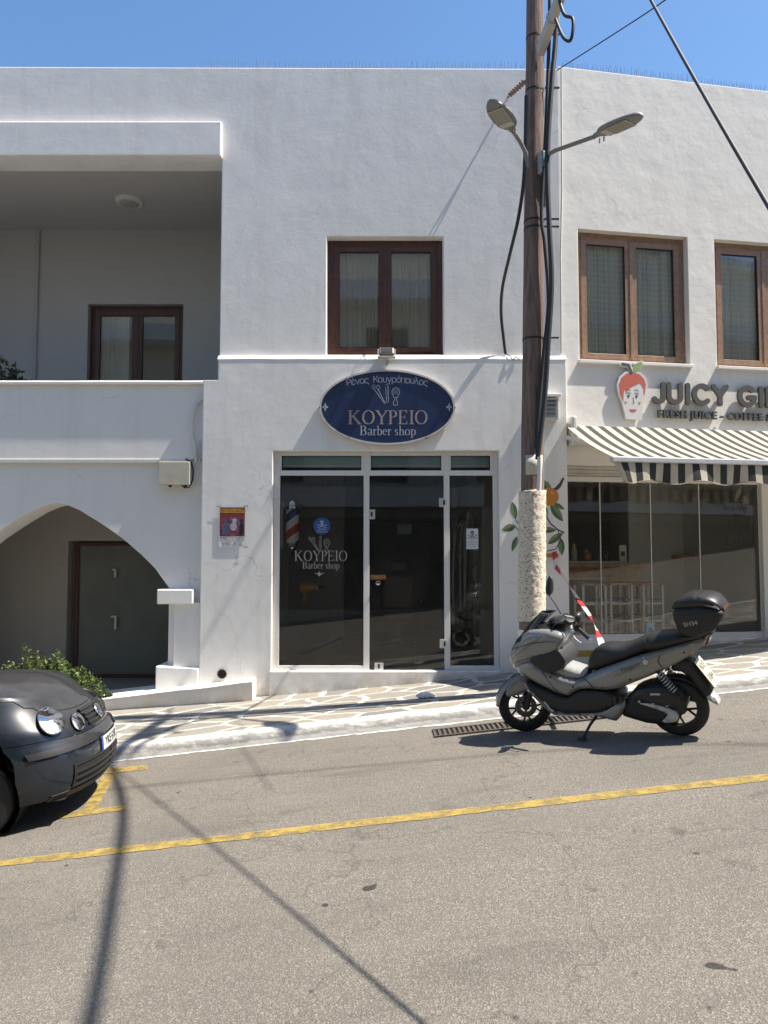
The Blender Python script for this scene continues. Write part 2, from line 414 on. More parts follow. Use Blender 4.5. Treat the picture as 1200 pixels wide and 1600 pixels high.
KY = 7.87                                              # kerb foot
XW = [(-40, -1.6), (-8, -.42), (-3.3, -.09), (-1.46, .018), (.33, .165), (1.5, .295), (3.2, .50), (5, .68), (8, 1.0), (40, 4.6)]
def wall_z(x):
    for (a, za), (b, zb) in zip(XW[:-1], XW[1:]):
        if a <= x <= b: return za+(zb-za)*(x-a)/(b-a)
    return 0
def pave_z(x, y):
    t = min(1, max(0, (y-8.05)/1.95)); return (road_z(x)+.125)*(1-t)+wall_z(x)*t
def PV(x, y, it=12):
    """pixel -> point on the pavement"""
    d = ray(x, y); s = 8.5/d.y
    for _ in range(it):
        p = EYE+d*s; s += (pave_z(p.x, p.y)-p.z)/d.z*.8
    return EYE+d*s
def mat_paving():
    m, n, b = new_mat('crazy_paving')
    v0 = objvec(n, (1.0, 1.55, 1.0))
    nz = nd(n, 'ShaderNodeTexNoise'); nz.inputs['Scale'].default_value = 3.0; nz.inputs['Detail'].default_value = 4; n.links.new(v0, nz.inputs['Vector'])
    sc = nd(n, 'ShaderNodeVectorMath', operation='SCALE'); sc.inputs[3].default_value = .22; n.links.new(nz.outputs['Color'], sc.inputs[0])
    ad = nd(n, 'ShaderNodeVectorMath', operation='ADD'); n.links.new(v0, ad.inputs[0]); n.links.new(sc.outputs[0], ad.inputs[1]); v = ad.outputs[0]
    e = nd(n, 'ShaderNodeTexVoronoi', feature='DISTANCE_TO_EDGE', voronoi_dimensions='2D'); e.inputs['Scale'].default_value = 1.85; n.links.new(v, e.inputs['Vector'])
    c = nd(n, 'ShaderNodeTexVoronoi', voronoi_dimensions='2D'); c.inputs['Scale'].default_value = 1.85; n.links.new(v, c.inputs['Vector'])
    sp = nd(n, 'ShaderNodeSeparateColor'); n.links.new(c.outputs['Color'], sp.inputs[0])
    stone = ramp(n, sp.outputs[0], [(0, (.14, .145, .14)), (.25, (.24, .225, .19)), (.5, (.29, .26, .21)), (.75, (.19, .184, .168)), (1, (.31, .26, .20))])
    w = objvec(n); f = noise_tex(n, w, 9, 6, .7); f2 = noise_tex(n, w, 60, 4, .7)
    stone = mix(n, ramp(n, f, [(.35, .5), (.65, 0)]), stone, (.17, .16, .145))
    stone = mix(n, ramp(n, f2, [(.5, 0), (.75, .35)]), stone, (.5, .46, .4))
    wid = mth(n, 'ADD', .068, mth(n, 'MULTIPLY', mth(n, 'SUBTRACT', noise_tex(n, w, 6, 4, .6), .5), .07))
    msk = ramp(n, mth(n, 'SUBTRACT', e.outputs['Distance'], wid), [(.0, 1), (.012, 0)])
    paint = mix(n, ramp(n, noise_tex(n, w, 14, 5, .7), [(.45, 0), (.72, .65)]), (.47, .455, .42), (.30, .285, .255))
    n.links.new(mix(n, msk, stone, paint), b.inputs['Base Color']); b.inputs['Roughness'].default_value = .75
    h = mth(n, 'ADD', mth(n, 'MULTIPLY', msk, -.5), mth(n, 'MULTIPLY', f, .5))
    bump(n, b, h, .9, .028)
    return m
mb = MB()
xs = [-40, -15, -9] + [-8+.4*i for i in range(41)] + [9, 15, 40]
def pave_end(x): return 10.9 if x < -2.3 else (10.1 if x < 2.4 else 10.1+.171*(x-2.36))
ys = [0, .12, .25, .37, .5, .62, .75, .87, .95, 1]
mb.grid([[(x, 8.0+(pave_end(x)-8.0)*t, pave_z(x, 8.0+(pave_end(x)-8.0)*t)) for x in xs] for t in ys])
struct(mb.build('pavement', mat_paving(), smooth=40))
def mat_kerb():
    m, n, b = new_mat('worn_white_kerb_paint')
    v = objvec(n); f = noise_tex(n, objvec(n, (1, 1.5, 3)), 7, 7, .75); g = noise_tex(n, v, 45, 5, .7)
    # paint is rubbed off along the kerb's round nose (height above the sloping road)
    sp = nd(n, 'ShaderNodeSeparateXYZ'); n.links.new(v, sp.inputs[0])
    h = mth(n, 'SUBTRACT', sp.outputs[2], mth(n, 'ADD', mth(n, 'MULTIPLY', sp.outputs[0], GX), G0))
    band = ramp(n, h, [(.03, 0), (.055, .75), (.10, .7), (.132, .08)])
    k = ramp(n, mth(n, 'ADD', mth(n, 'MULTIPLY', f, .9), mth(n, 'MULTIPLY', band, .26)), [(.5, 0), (.66, 1)])
    c = mix(n, k, (.54, .53, .50), mix(n, g, (.17, .165, .16), (.36, .35, .33)))
    n.links.new(c, b.inputs['Base Color']); b.inputs['Roughness'].default_value = .8
    bump(n, b, mth(n, 'ADD', f, mth(n, 'MULTIPLY', g, .5)), .6, .012)
    return m
prof = [(KY, -.05), (KY, .02), (KY+.015, .07), (KY+.045, .108), (KY+.09, .126), (KY+.17, .131), (KY+.20, .129), (KY+.20, .03)]
rows = []
xs = [-40, -15] + [-9+.25*i for i in range(73)] + [15, 40]
for x in xs:
    j = .012*noise.noise(V((x*1.7, 0, 0))); j2 = .007*noise.noise(V((x*3.1, 5, 0)))
    rows.append([(x, y+j, road_z(x)+z+(j2 if z > .05 else 0)) for y, z in prof])
mb = MB(); mb.grid(rows)
struct(mb.build('kerb', mat_kerb(), smooth=50))
# splashed white paint along the foot of the kerb
def mat_chip(name, col, thr=.52, sc=18, edge=.06):
    m, n, b = new_mat(name)
    v = objvec(n); f = noise_tex(n, v, sc, 6, .75); g = noise_tex(n, v, 95, 4, .75)
    b.inputs['Roughness'].default_value = .8
    c = mix(n, g, tuple(x*.72 for x in col), tuple(min(1, x*1.15) for x in col)); n.links.new(c, b.inputs['Base Color'])
    a = ramp(n, mth(n, 'ADD', mth(n, 'MULTIPLY', f, .7), mth(n, 'MULTIPLY', g, .3)), [(thr-edge, 1), (thr, 0)])
    n.links.new(a, b.inputs['Alpha'])
    bump(n, b, g, .5, .005)
    return m
M_YELLOW = mat_chip('worn_yellow_road_paint', (.35, .25, .065), .645, 9, .2)
M_SPLASH = mat_chip('splashed_white_paint', (.60, .59, .56), .62, 12, .05)
mb = MB(); rows = []
for i in range(200):
    x = -6+.06*i; e = .045+.05*noise.noise(V((x*4, 1, 0)))+.03*noise.noise(V((x*15, 3, 0)))
    rows.append([(x, KY+.02, road_z(x)+.004), (x, KY-max(.008, e), road_z(x)+.004)])
mb.grid(rows); struct(mb.build('kerb_paint', M_SPLASH, recalc=True))
# bay line and the T mark
mb = MB(); rows = []
for i in range(360):
    x = -9+.05*i; j = .014*noise.noise(V((x*2.3, 0, 4)))+.012*noise.noise(V((x*9, 0, 4)))
    yc = 5.225+.012*(x*.4)**2*.3
    rows.append([(x, yc-.064+j, road_z(x)+.004), (x, yc+.064+-j*.7, road_z(x)+.004)])
mb.grid(rows)
def road_poly(pts):
    q = [RD(*p) for p in pts]
    mb.add([(a.x, a.y, road_z(a.x)+.005) for a in q], [tuple(range(len(q)))])
mb2 = mb; mb = MB()
mb.v, mb.f, mb.m = mb2.v, mb2.f, mb2.m
road_poly([(150, 1203), (228, 1196), (232, 1203), (150, 1211)])
road_poly([(160, 1213), (182, 1209), (152, 1263), (128, 1268)])
road_poly([(90, 1271), (198, 1259), (200, 1266), (92, 1280)])
struct(mb.build('road_marking', M_YELLOW))

# drain grate by the kerb
gA, gB = RD(680, 1149), RD(905, 1127)
g0 = thing('drain_grate', 'rusty slotted drain grate set in the road under the front wheel of the scooter', 'drain grate', ((gA.x+gB.x)/2, 7.6, road_z((gA.x+gB.x)/2)))
M_GRATE = plain('rusty_iron', (.085, .072, .062), .7, metal=.3, var=.35, scale=25, bmp=.4)
M_HOLE = plain('dark_gutter', (.012, .011, .010), .9)
x0, x1, y0, y1 = gA.x+.0, gB.x+.25, 7.36, 7.62
mb = MB(); rz = lambda x, d: road_z(x)+d
mb.add([(x0, y0, rz(x0, .003)), (x1, y0, rz(x1, .003)), (x1, y1, rz(x1, .003)), (x0, y1, rz(x0, .003))], [(0, 1, 2, 3)])
mb.build('gutter', M_HOLE, g0)
mb = MB()
nb = int((x1-x0)/.046)
for i in range(nb+1):
    x = x0+(x1-x0)*i/nb
    mb.add([(x+a, y, rz(x, z)) for z in (.003, .014) for y in (y0, y1) for a in (-.012, .012)], [(0,2,3,1),(4,5,7,6),(0,1,5,4),(2,6,7,3),(0,4,6,2),(1,3,7,5)])
mb.build('bars', M_GRATE, g0)
mb = MB()
for ya in (y0-.02, y1-.01):
    mb.add([(x, y, rz(x, z)) for z in (.003, .016) for y in (ya, ya+.03) for x in (x0-.02, x1+.02)], [(0,2,3,1),(4,5,7,6),(0,1,5,4),(2,6,7,3),(0,4,6,2),(1,3,7,5)])
mb.build('frame', M_GRATE, g0)
# ================================================================ the white building: barber shop, balcony and arch
WB = thing('white_building', 'white stuccoed two-storey building with barber shop below, arched porch and deep balcony on the left', 'building', (0, 10, .2))
YL, YU = 10.0, 10.08
def pr(x0, y0, x1, y1, Y):
    a = P(x0, y0, Y); b = P(x1, y1, Y); return min(a.x, b.x), max(a.x, b.x), min(a.z, b.z), max(a.z, b.z)
sx0, sx1, sz0, sz1 = -1.452, 1.502, .33, 3.185
mb = MB().prism([[(-2.385, -.6), (2.40, -.6), (2.40, 4.40), (-2.19, 4.40), (-2.19, 4.125), (-2.385, 4.125)], [(sx0, sz0), (sx1, sz0), (sx1, sz1), (sx0, sz1)]], YL, YL+.25)
mb.build('lower_wall', M_WALL, WB, bevel=.014, seg=3)
mb = MB(); rows = []
for i in range(60):
    x = -2.195+4.6*i/59; j = .012*noise.noise(V((x*2, 9, 0)))
    rows.append([(x, YU+.06, 4.40), (x, YL+.002, 4.395), (x, YL-.004, 4.405+j), (x, YL+.012, 4.435+j), (x, YL+.045, 4.462+j), (x, YU+.06, 4.475+j)])
mb.grid(rows)
mb.add([rows[0][i] for i in range(6)], [(0, 1, 2, 3, 4, 5)]); mb.add([rows[-1][i] for i in range(6)], [(5, 4, 3, 2, 1, 0)])
mb.build('ledge', M_TRIM, WB, smooth=50)
hx0, hx1, hz0, hz1 = pr(511, 370, 693, 554, YU)
TOPZ = [(-8.2, 8.47), (2.375, 8.43)]
mb = MB().prism([[(-8.2, 7.60), (-2.19, 7.60), (-2.19, 4.42), (2.375, 4.42)]+TOPZ[::-1], [(hx0, hz0), (hx1, hz0), (hx1, hz1), (hx0, hz1)]], YU, YU+.25)
mb.build('upper_wall', M_WALL, WB, bevel=.014, seg=3)
b0 = P(343, 245, 9.99)
mb = MB().box(-8.2, -2.185, 9.99, 10.42, 7.165, 7.64); mb.build('lintel_beam', M_WALL, WB, bevel=.016, seg=3)
mb = MB().box(-8.2, 2.30, 10.3, 17, 8.10, 8.2); mb.build('roof', M_TRIM, WB)
# balcony recess
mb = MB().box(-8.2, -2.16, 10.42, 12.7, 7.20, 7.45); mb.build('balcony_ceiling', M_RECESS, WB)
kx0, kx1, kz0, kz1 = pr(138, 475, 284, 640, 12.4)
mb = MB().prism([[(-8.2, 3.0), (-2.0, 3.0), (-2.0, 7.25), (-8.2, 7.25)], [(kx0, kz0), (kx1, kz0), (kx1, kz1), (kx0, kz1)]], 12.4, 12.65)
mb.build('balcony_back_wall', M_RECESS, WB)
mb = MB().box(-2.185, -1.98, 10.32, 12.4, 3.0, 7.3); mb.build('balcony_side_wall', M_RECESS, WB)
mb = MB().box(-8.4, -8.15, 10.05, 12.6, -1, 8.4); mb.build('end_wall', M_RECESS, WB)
mb = MB().box(-8.2, -2.0, 10.3, 12.4, 2.98, 3.15); mb.build('balcony_floor', M_TRIM, WB)
mb = MB().box(-8.2, -2.387, 10.10, 10.30, 3.085, 4.085); mb.build('balcony_wall', M_WALL_SMOOTH, WB, bevel=.008)
mb = MB(); rows = []
for i in range(40):
    x = -8.2+5.83*i/39; j = .005*noise.noise(V((x*2, 2, 0)))
    rows.append([(x, 10.06, 4.086), (x, 10.05, 4.094), (x, 10.05, 4.118+j), (x, 10.065, 4.132+j), (x, 10.33, 4.135+j), (x, 10.33, 4.086)])
mb.grid(rows, closed=True); mb.add(rows[-1], [(5, 4, 3, 2, 1, 0)]); mb.build('coping', M_TRIM, WB, smooth=40)
# arch
AP = [P(x, y, 10.14) for x, y in ((88, 785), (105, 789), (125, 797.5), (158, 818), (191, 841), (220, 866), (242, 888), (264, 919))]
ax = AP[0].x
right = [(p.x, p.z) for p in AP]; left = [(2*ax-x, z) for x, z in right[1:]]
hole = [(right[-1][0], -.9)]+right[::-1]+left+[(left[-1][0], -.9)]
hole = [(right[-1][0], -.59)]+right[::-1]+left+[(left[-1][0], -.59)]
mb = MB().prism([[(-8.2, -.6), (-2.387, -.6), (-2.387, 3.083), (-8.2, 3.083)], hole], 10.14, 10.62)
mb.build('arch_wall', M_WALL_SMOOTH, WB, bevel=.010)
a0, a1, c0, c1 = pr(245, 921, 301, 944, 9.98)
mb = MB().box(a0, a1, 9.98, 10.6, c0, c1); mb.build('pillar_shelf', M_TRIM, WB, bevel=.015, seg=3)
a0, a1, c0, c1 = pr(243, 1041, 313, 1075, 9.97)
mb = MB().prism([[(a0, c0-.2), (-2.387, c0-.2), (-2.387, c1-.03), (a0, c1)]], 9.97, 10.5); mb.build('pillar_base', M_TRIM, WB, bevel=.015, seg=3)
a0, a1, c0, c1 = pr(272, 944, 312, 1045, 10.04)
mb = MB().box(a0, -2.387, 10.04, 10.5, c0-.1, c1+.02); mb.build('pillar', M_WALL_SMOOTH, WB, bevel=.01)
pf = P(200, 1060, 11.7).z
d0, d1, dz0, dz1 = pr(107, 845, 300, 1058, 11.6)
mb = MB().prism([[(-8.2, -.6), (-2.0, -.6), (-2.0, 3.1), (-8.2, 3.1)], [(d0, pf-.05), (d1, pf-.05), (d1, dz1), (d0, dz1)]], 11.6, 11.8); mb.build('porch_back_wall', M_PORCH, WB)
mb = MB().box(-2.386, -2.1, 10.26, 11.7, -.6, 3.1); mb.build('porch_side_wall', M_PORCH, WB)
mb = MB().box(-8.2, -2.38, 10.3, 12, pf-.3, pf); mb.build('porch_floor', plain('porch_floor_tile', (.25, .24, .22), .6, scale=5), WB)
M_FROST = plain('frosted_dark_glass', (.16, .168, .15), .3, var=.15, scale=2)
mb = MB(); q0, q1, r0, r1 = pr(119, 848, 300, 1058, 11.75)
mb.box(q0, q0+.06, 11.72, 11.80, pf, r1); mb.box(q0+.06, d1, 11.72, 11.80, r1-.05, r1); mb.box(q0+.06, d1, 11.72, 11.80, pf, pf+.06)
dr = mb.build('door', M_BROWNWOOD, WB)
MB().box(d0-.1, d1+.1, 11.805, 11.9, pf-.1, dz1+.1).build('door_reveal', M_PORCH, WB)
mb = MB().box(q0+.06, d1, 11.75, 11.77, pf+.06, r1-.05); mb.build('pane', M_FROST, dr)
for (xa, ya, xb, yb, zl) in ((177, 889, 182, 902, 0), (178, 962, 182, 983, 1)):
    e0, e1, f0, f1 = pr(xa, ya, xb, yb, 11.72)
    mb = MB().box(e1-.03, e1, 11.70, 11.748, f0, f1); mb.box(e0-(.04 if zl else .01), e1-.03, 11.70, 11.72, f1-.025, f1); mb.build('handle', M_WHITEMETAL, dr, bevel=.004)

def make_window(parent, M, wd, h, mat, nm='window', gl=None, fr=.075, sash=.08, room=True, depth=.5):
    """local: x to the right, y inward, z up; y=0 is the outer face of the frame"""
    mb = MB()
    for a in ((0, fr, 0, h), (wd-fr, wd, 0, h), (fr, wd-fr, h-fr, h), (fr, wd-fr, 0, fr*.7)): mb.box(a[0], a[1], 0, .07, a[2], a[3], M)
    z0, z1 = fr*.7, h-fr; mid = wd/2; panes = []
    for s0, s1 in ((fr, mid-.003), (mid+.003, wd-fr)):
        for a in ((s0, s0+sash, z0, z1), (s1-sash, s1, z0, z1), (s0+sash, s1-sash, z1-sash, z1), (s0+sash, s1-sash, z0, z0+sash*.9)):
            mb.box(a[0], a[1], -.012, .05, a[2], a[3], M)
        panes.append((s0+sash, s1-sash, z0+sash*.9, z1-sash))
    mb.box(mid-.022, mid+.022, -.022, -.0125, z0+.01, z1-.01, M)
    wn = mb.build(nm, mat, parent, bevel=.006)
    for p in panes:
        MB().box(p[0]-.01, p[1]+.01, .012, .02, p[2]-.01, p[3]+.01, M).build('pane', gl or M_GLASS, wn)
        gm = MB()
        for a in ((p[0], p[0]+.006, p[2], p[3]), (p[1]-.006, p[1], p[2], p[3]), (p[0]+.006, p[1]-.006, p[2], p[2]+.006), (p[0]+.006, p[1]-.006, p[3]-.006, p[3])): gm.box(a[0], a[1], -.002, .011, a[2], a[3], M)
        gm.build('gasket', M_BLACKPL, wn)
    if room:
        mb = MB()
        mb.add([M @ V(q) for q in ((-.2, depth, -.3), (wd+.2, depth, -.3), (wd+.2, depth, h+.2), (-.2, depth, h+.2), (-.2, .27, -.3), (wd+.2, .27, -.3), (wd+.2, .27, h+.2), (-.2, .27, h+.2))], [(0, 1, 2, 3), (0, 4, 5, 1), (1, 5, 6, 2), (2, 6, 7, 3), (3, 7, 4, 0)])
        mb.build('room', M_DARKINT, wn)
    return wn
def mat_sheer(name, col, check=0, tr=.25):
    m = bpy.data.materials.new(name); m.use_nodes = True; n = m.node_tree; b = n.nodes['Principled BSDF']; out = n.nodes['Material Output']
    b.inputs['Roughness'].default_value = .9; v = objvec(n)
    c = mix(n, noise_tex(n, v, 12, 3), tuple(x*.85 for x in col), col)
    if check:
        bk = nd(n, 'ShaderNodeTexBrick', offset=0.0); bk.inputs['Scale'].default_value = 1; bk.inputs['Mortar Size'].default_value = .008
        bk.inputs['Brick Width'].default_value = .075; bk.inputs['Row Height'].default_value = .075
        mp = nd(n, 'ShaderNodeMapping'); mp.inputs['Rotation'].default_value = (pi/2, 0, 0); n.links.new(v, mp.inputs[0]); n.links.new(mp.outputs[0], bk.inputs['Vector'])
        c = mix(n, bk.outputs['Fac'], c, tuple(min(1, x*1.1) for x in col))
    n.links.new(c, b.inputs['Base Color'])
    t = nd(n, 'ShaderNodeBsdfTransparent'); mx = nd(n, 'ShaderNodeMixShader'); mx.inputs[0].default_value = 1-tr
    n.links.new(t.outputs[0], mx.inputs[1]); n.links.new(b.outputs[0], mx.inputs[2]); n.links.new(mx.outputs[0], out.inputs[0]); return m
M_SHEER = mat_sheer('sheer_cream_curtain', (.74, .71, .64), 0, .06)
M_CHECK = mat_sheer('checked_sheer_curtain', (.80, .83, .77), 1, .0)
def make_curtain(M, x0, x1, z0, z1, mat, label, folds=9, seed=0, group=None):
    mb = MB(); n = 90; rows = []
    for z in (z0, (z0+z1)/2, z1):
        r_ = []
        for i in range(n+1):
            t = i/n; a = folds*2*pi*t+1.3*sin(3.1*t*pi+seed)+1.1*sin(8.3*t+2*seed)+.25*(z-z0)*sin(5*t+seed)
            r_.append(M @ V((x0+(x1-x0)*t, .095+.028*sin(a)*(.6+.5*sin(4.7*t+seed))+.012*sin(2.7*a+seed), z)))
        rows.append(r_)
    mb.grid(rows)
    o = mb.build('curtain', mat, None, smooth=60, recalc=False); return tag(o, label, 'curtain', group)
# upper window
Mw = Matrix.Translation((hx0+.004, YU+.13, hz0+.004))
make_window(WB, Mw, hx1-hx0-.008, hz1-hz0-.008, M_BROWNWOOD)
make_curtain(Mw, .1, (hx1-hx0)*.53, .02, hz1-hz0-.03, M_SHEER, 'cream sheer curtain in left half of dark brown window above the barber sign', 8, 1)
make_curtain(Mw, (hx1-hx0)*.55, hx1-hx0-.08, .02, hz1-hz0-.03, M_SHEER, 'cream sheer curtain in right half of dark brown window above the barber sign', 6, 4)
# balcony window
Mk = Matrix.Translation((kx0+.004, 12.4+.12, kz0))
make_window(WB, Mk, kx1-kx0-.008, kz1-kz0-.004, M_BROWNWOOD)
make_curtain(Mk, .12, .62, .02, kz1-kz0-.03, M_SHEER, 'pale curtain behind left pane of balcony window', 3, 2)
# ceiling lamp in the balcony
q = PL(202, 314, (0, 0, 7.19), (0, 0, 1))
cl = thing('ceiling_lamp', 'round white bulkhead lamp on the balcony ceiling', 'lamp', (q.x, q.y, 7.2))
Mq = Matrix.Translation((q.x, q.y, 7.2))
MB().lathe([(.205, -.001), (.205, -.03), (.19, -.05), (.15, -.055)], 32, Mq).build('rim', M_WHITEPL, cl, smooth=40)
MB().lathe([(.149, -.05), (.12, -.078), (.06, -.09), (.005, -.092)], 32, Mq).build('diffuser', plain('opal_diffuser', (.35, .34, .31), .3), cl, smooth=60)
# pipe on balcony back wall
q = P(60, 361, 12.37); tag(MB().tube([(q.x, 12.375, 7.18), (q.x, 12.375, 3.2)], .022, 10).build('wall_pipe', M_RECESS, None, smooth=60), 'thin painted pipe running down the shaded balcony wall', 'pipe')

# ---------------------------------------------------------------- shopfront of the barber
def fbox(mb, x0, y0, x1, y1, Y, dep):
    a, b, c, d = pr(x0, y0, x1, y1, Y); mb.box(a, b, Y, Y+dep, c, d); return a, b, c, d
MB().box(-1.475, 1.52, 9.965, 10.2, -.15, .333).build('plinth', M_WALL, WB, bevel=.014, seg=3)
YF = 10.07
mb = MB()
zt0 = P(0, 740.5, YF).z; ztA = P(0, 743, YF).z; ztB = P(0, 735, YF).z; zh = P(0, 712, YF).z; ztop = sz1-.002
X = lambda px: P(px, 900, YF).x
zb = .335; zr = P(0, 1040, YF).z
for x0, x1 in ((-1.45, X(436.5)), (X(568), X(577)), (X(694), X(703)), (X(771), 1.50)):
    mb.box(x0, x1, YF, YF+.06, zb, ztop)
for x0, x1 in ((X(436.5), X(568)), (X(577), X(694)), (X(703), X(771))):
    mb.box(x0, x1, YF+.002, YF+.058, ztA, ztB); mb.box(x0, x1, YF+.002, YF+.058, zh, ztop)
for x0, x1 in ((X(436.5), X(568)), (X(703), X(771))): mb.box(x0, x1, YF+.002, YF+.058, zb, zr)
# inner sub-frames of the transoms
for x0, x1 in ((X(436.5), X(568)), (X(577), X(694)), (X(703), X(771))):
    for a in ((x0, x0+.018, ztB, zh), (x1-.03, x1, ztB, zh)): mb.box(a[0], a[1], YF-.012, YF+.05, a[2], a[3])
SF = mb.build('shopfront', M_WHITEMETAL, WB, bevel=.004)
for (x0, x1, z0, z1) in ((X(436.5), X(568), zr, ztA), (X(703), X(771), zr, ztA), (X(436.5)+.018, X(568)-.03, ztB, zh), (X(577)+.018, X(694)-.03, ztB, zh), (X(703)+.018, X(771)-.03, ztB, zh)):
    MB().box(x0, x1, YF+.03, YF+.038, z0, z1).build('pane', M_SHOPGLASS, SF)
    gm = MB()
    for a in ((x0, x0+.007, z0, z1), (x1-.007, x1, z0, z1), (x0+.007, x1-.007, z0, z0+.007), (x0+.007, x1-.007, z1-.007, z1)): gm.box(a[0], a[1], YF+.018, YF+.0295, a[2], a[3])
    gm.build('gasket', M_BLACKPL, SF)
dx0, dx1 = X(577)+.008, X(694)-.006
GD = MB().box(dx0, dx1, YF+.02, YF+.032, .345, ztA-.006).build('glass_door', M_SHOPGLASS, WB)
M_SATIN = plain('satin_steel', (.62, .62, .60), .3, metal=.55, var=.05)
for nm, (a, b, c, d) in (('hinge', (686, 778, 697, 792)), ('hinge', (687, 999, 698, 1013)), ('lock', (575.5, 796, 586, 811)), ('lock', (585, 1036, 599, 1047))):
    mb = MB(); e0, e1, f0, f1 = pr(a, b, c, d, YF-.01); mb.box(e0, e1, YF-.004, YF+.019, f0, f1)
    o = mb.build(nm, M_SATIN, GD, bevel=.004)
    mb = MB(); cx, cz = (e0+e1)/2+(.02 if nm == 'hinge' else 0), (f0+f1)/2
    mb.box(cx-.012, cx+.012, YF-.008, YF-.0045, cz-.03, cz+.03); mb.build('keyhole', M_BLACKPL, o)
kq = P(591, 911, YF)
MB().lathe([(.034, 0), (.034, .012), (.018, .016), (.018, .04), (.032, .05), (.034, .065), (.025, .078), (.004, .08)], 20, Matrix.Translation((kq.x, YF+.02, kq.z)) @ Matrix.Rotation(pi/2, 4, 'X')).build('knob', M_CHROME, GD, smooth=50)
mb = MB(); e0, e1, f0, f1 = pr(579, 898, 603, 906, YF); mb.box(e0, e1, YF+.012, YF+.0195, f0, f1)
o = mb.build('letter_plate', plain('copper_plate', (.13, .05, .02), .45, metal=.3), GD)
mb = MB(); font_mb(mb, 'ΓΡΑΜΜΑΤΑ', .055, Matrix.Translation(((e0+e1)/2, YF+.0115, (f0+f1)/2)), sx=.62); mb.build('lettering', plain('gold_lettering', (.40, .22, .07), .5), o, recalc=False)
# interior of the barber shop
mb = MB()
MB().box(-1.66, -1.475, 10.25, 15.2, .2, 3.1).build('interior_side_wall', M_GREYINT, WB)
MB().box(1.525, 1.72, 10.25, 15.2, .2, 3.1).build('interior_side_wall', plain('pale_interior_wall', (.80, .80, .75), .8, var=.06, scale=2), WB)
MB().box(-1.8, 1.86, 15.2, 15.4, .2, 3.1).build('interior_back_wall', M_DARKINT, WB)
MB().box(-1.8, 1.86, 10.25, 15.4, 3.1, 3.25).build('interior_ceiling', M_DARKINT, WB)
MB().box(-1.8, 1.86, 10.20, 15.4, .15, .30).build('interior_floor', M_INTFLOOR, WB)
MB().box(-1.62, -.62, 11.9, 12.0, .3, 3.1).build('interior_partition', plain('dark_partition', (.13, .12, .11), .7), WB)
M_TEAL = plain('teal_blind_fabric', (.36, .58, .64), .8, var=.06)
for (x0, x1, wh) in ((X(436.5)+.01, X(568)-.02, 'widest teal roller blind, in the left fanlight of the barber shopfront'), (X(577)+.02, X(694)-.03, 'teal roller blind in the fanlight above the barber shop door'), (X(703)+.02, X(771)-.03, 'narrowest teal roller blind, in the right fanlight of the barber shopfront')):
    t = thing('roller_blind', wh, 'roller blind', ((x0+x1)/2, YF+.08, zh), group='teal roller blinds in the fanlights')
    zb_ = P(0, 727, YF+.08).z
    MB().box(x0, x1, YF+.075, YF+.080, zb_, zh+.02).build('fabric', M_TEAL, t)
    MB().box(x0, x1, YF+.070, YF+.086, zb_-.028, zb_-.001).build('bottom_bar', M_WHITEMETAL, t)
# bird spikes along the parapet
def spikes(M, x0, x1, zf, n, seed):
    mb = MB(); rnd = random.Random(seed)
    mb.box(x0, x1, .10, .14, zf(0)-.006, zf(0)+.008, M) if False else None
    for i in range(n):
        x = x0+(x1-x0)*(i+.5)/n; z = zf(x)
        for k in (-1, 1): mb.tube([(x, .12, z-.02), (x+rnd.uniform(-.02, .02), .12+k*.035, z+.02+rnd.uniform(.10, .15))], .0021, 4, False, M)
    return mb
def par_z(x):
    for (a, za), (b, zb2) in zip(TOPZ[:-1], TOPZ[1:]):
        if a <= x <= b: return za+(zb2-za)*(x-a)/(b-a)
    return TOPZ[-1][1]
M_SPIKE = plain('dull_spike_wire', (.10, .10, .105), .6)
spikes(Matrix.Translation((0, YU, 0)), -2.6, 2.3, par_z, 120, 3).build('bird_spikes', M_SPIKE, WB)
# ================================================================ juice bar building (its front turns away to the right)
AR = R(9.7)
MR = Matrix.Translation((2.36, 10.08, 0)) @ Matrix.Rotation(AR, 4, 'Z')
MRi = MR.inverted()
NR = V((sin(AR), -cos(AR), 0))
def WR(x, y, n=0.0):
    """pixel -> (t, z) on the right-hand front, n metres proud of it"""
    q = PL(x, y, V((2.36, 10.08, 0))+NR*n, NR); l = MRi @ q; return l.x, l.z
JB = thing('juice_bar_building', 'pale building on the right with two wood-framed windows above a glazed juice bar', 'building', M=Matrix.Translation((2.36, 10.08, .4)) @ Matrix.Rotation(AR, 4, 'Z'))
w1a, w1z1 = WR(903, 357); w1b, _ = WR(1074, 372); _, w1z0 = WR(903, 562)
w2a, _ = WR(1116, 372); w2b = w2a+(w1b-w1a)
_, shz1 = WR(883, 727); _, shz0 = WR(990, 1001)
sh0 = .045; sh1, _ = WR(1196, 900)
topz = WR(1000, 120)[1]
M_WALLR = stucco('white_stucco_side', (.75, .725, .68), .08, .3, .22)
mb = MB().prism([[(0, -.5), (7.5, -.5), (7.5, topz-.02), (0, topz+.02)],
                 [(w1a, w1z0), (w1b, w1z0), (w1b, w1z1), (w1a, w1z1)], [(w2a, w1z0), (w2b, w1z0), (w2b, w1z1), (w2a, w1z1)],
                 [(sh0, shz0), (sh1, shz0), (sh1, shz1), (sh0, shz1)]], 0, .26, MR)
mb.build('front_wall', M_WALLR, JB, bevel=.012, seg=3)
MB().box(0, 7.5, .26, 7, topz-.35, topz-.25, MR).build('roof', M_TRIM, JB)
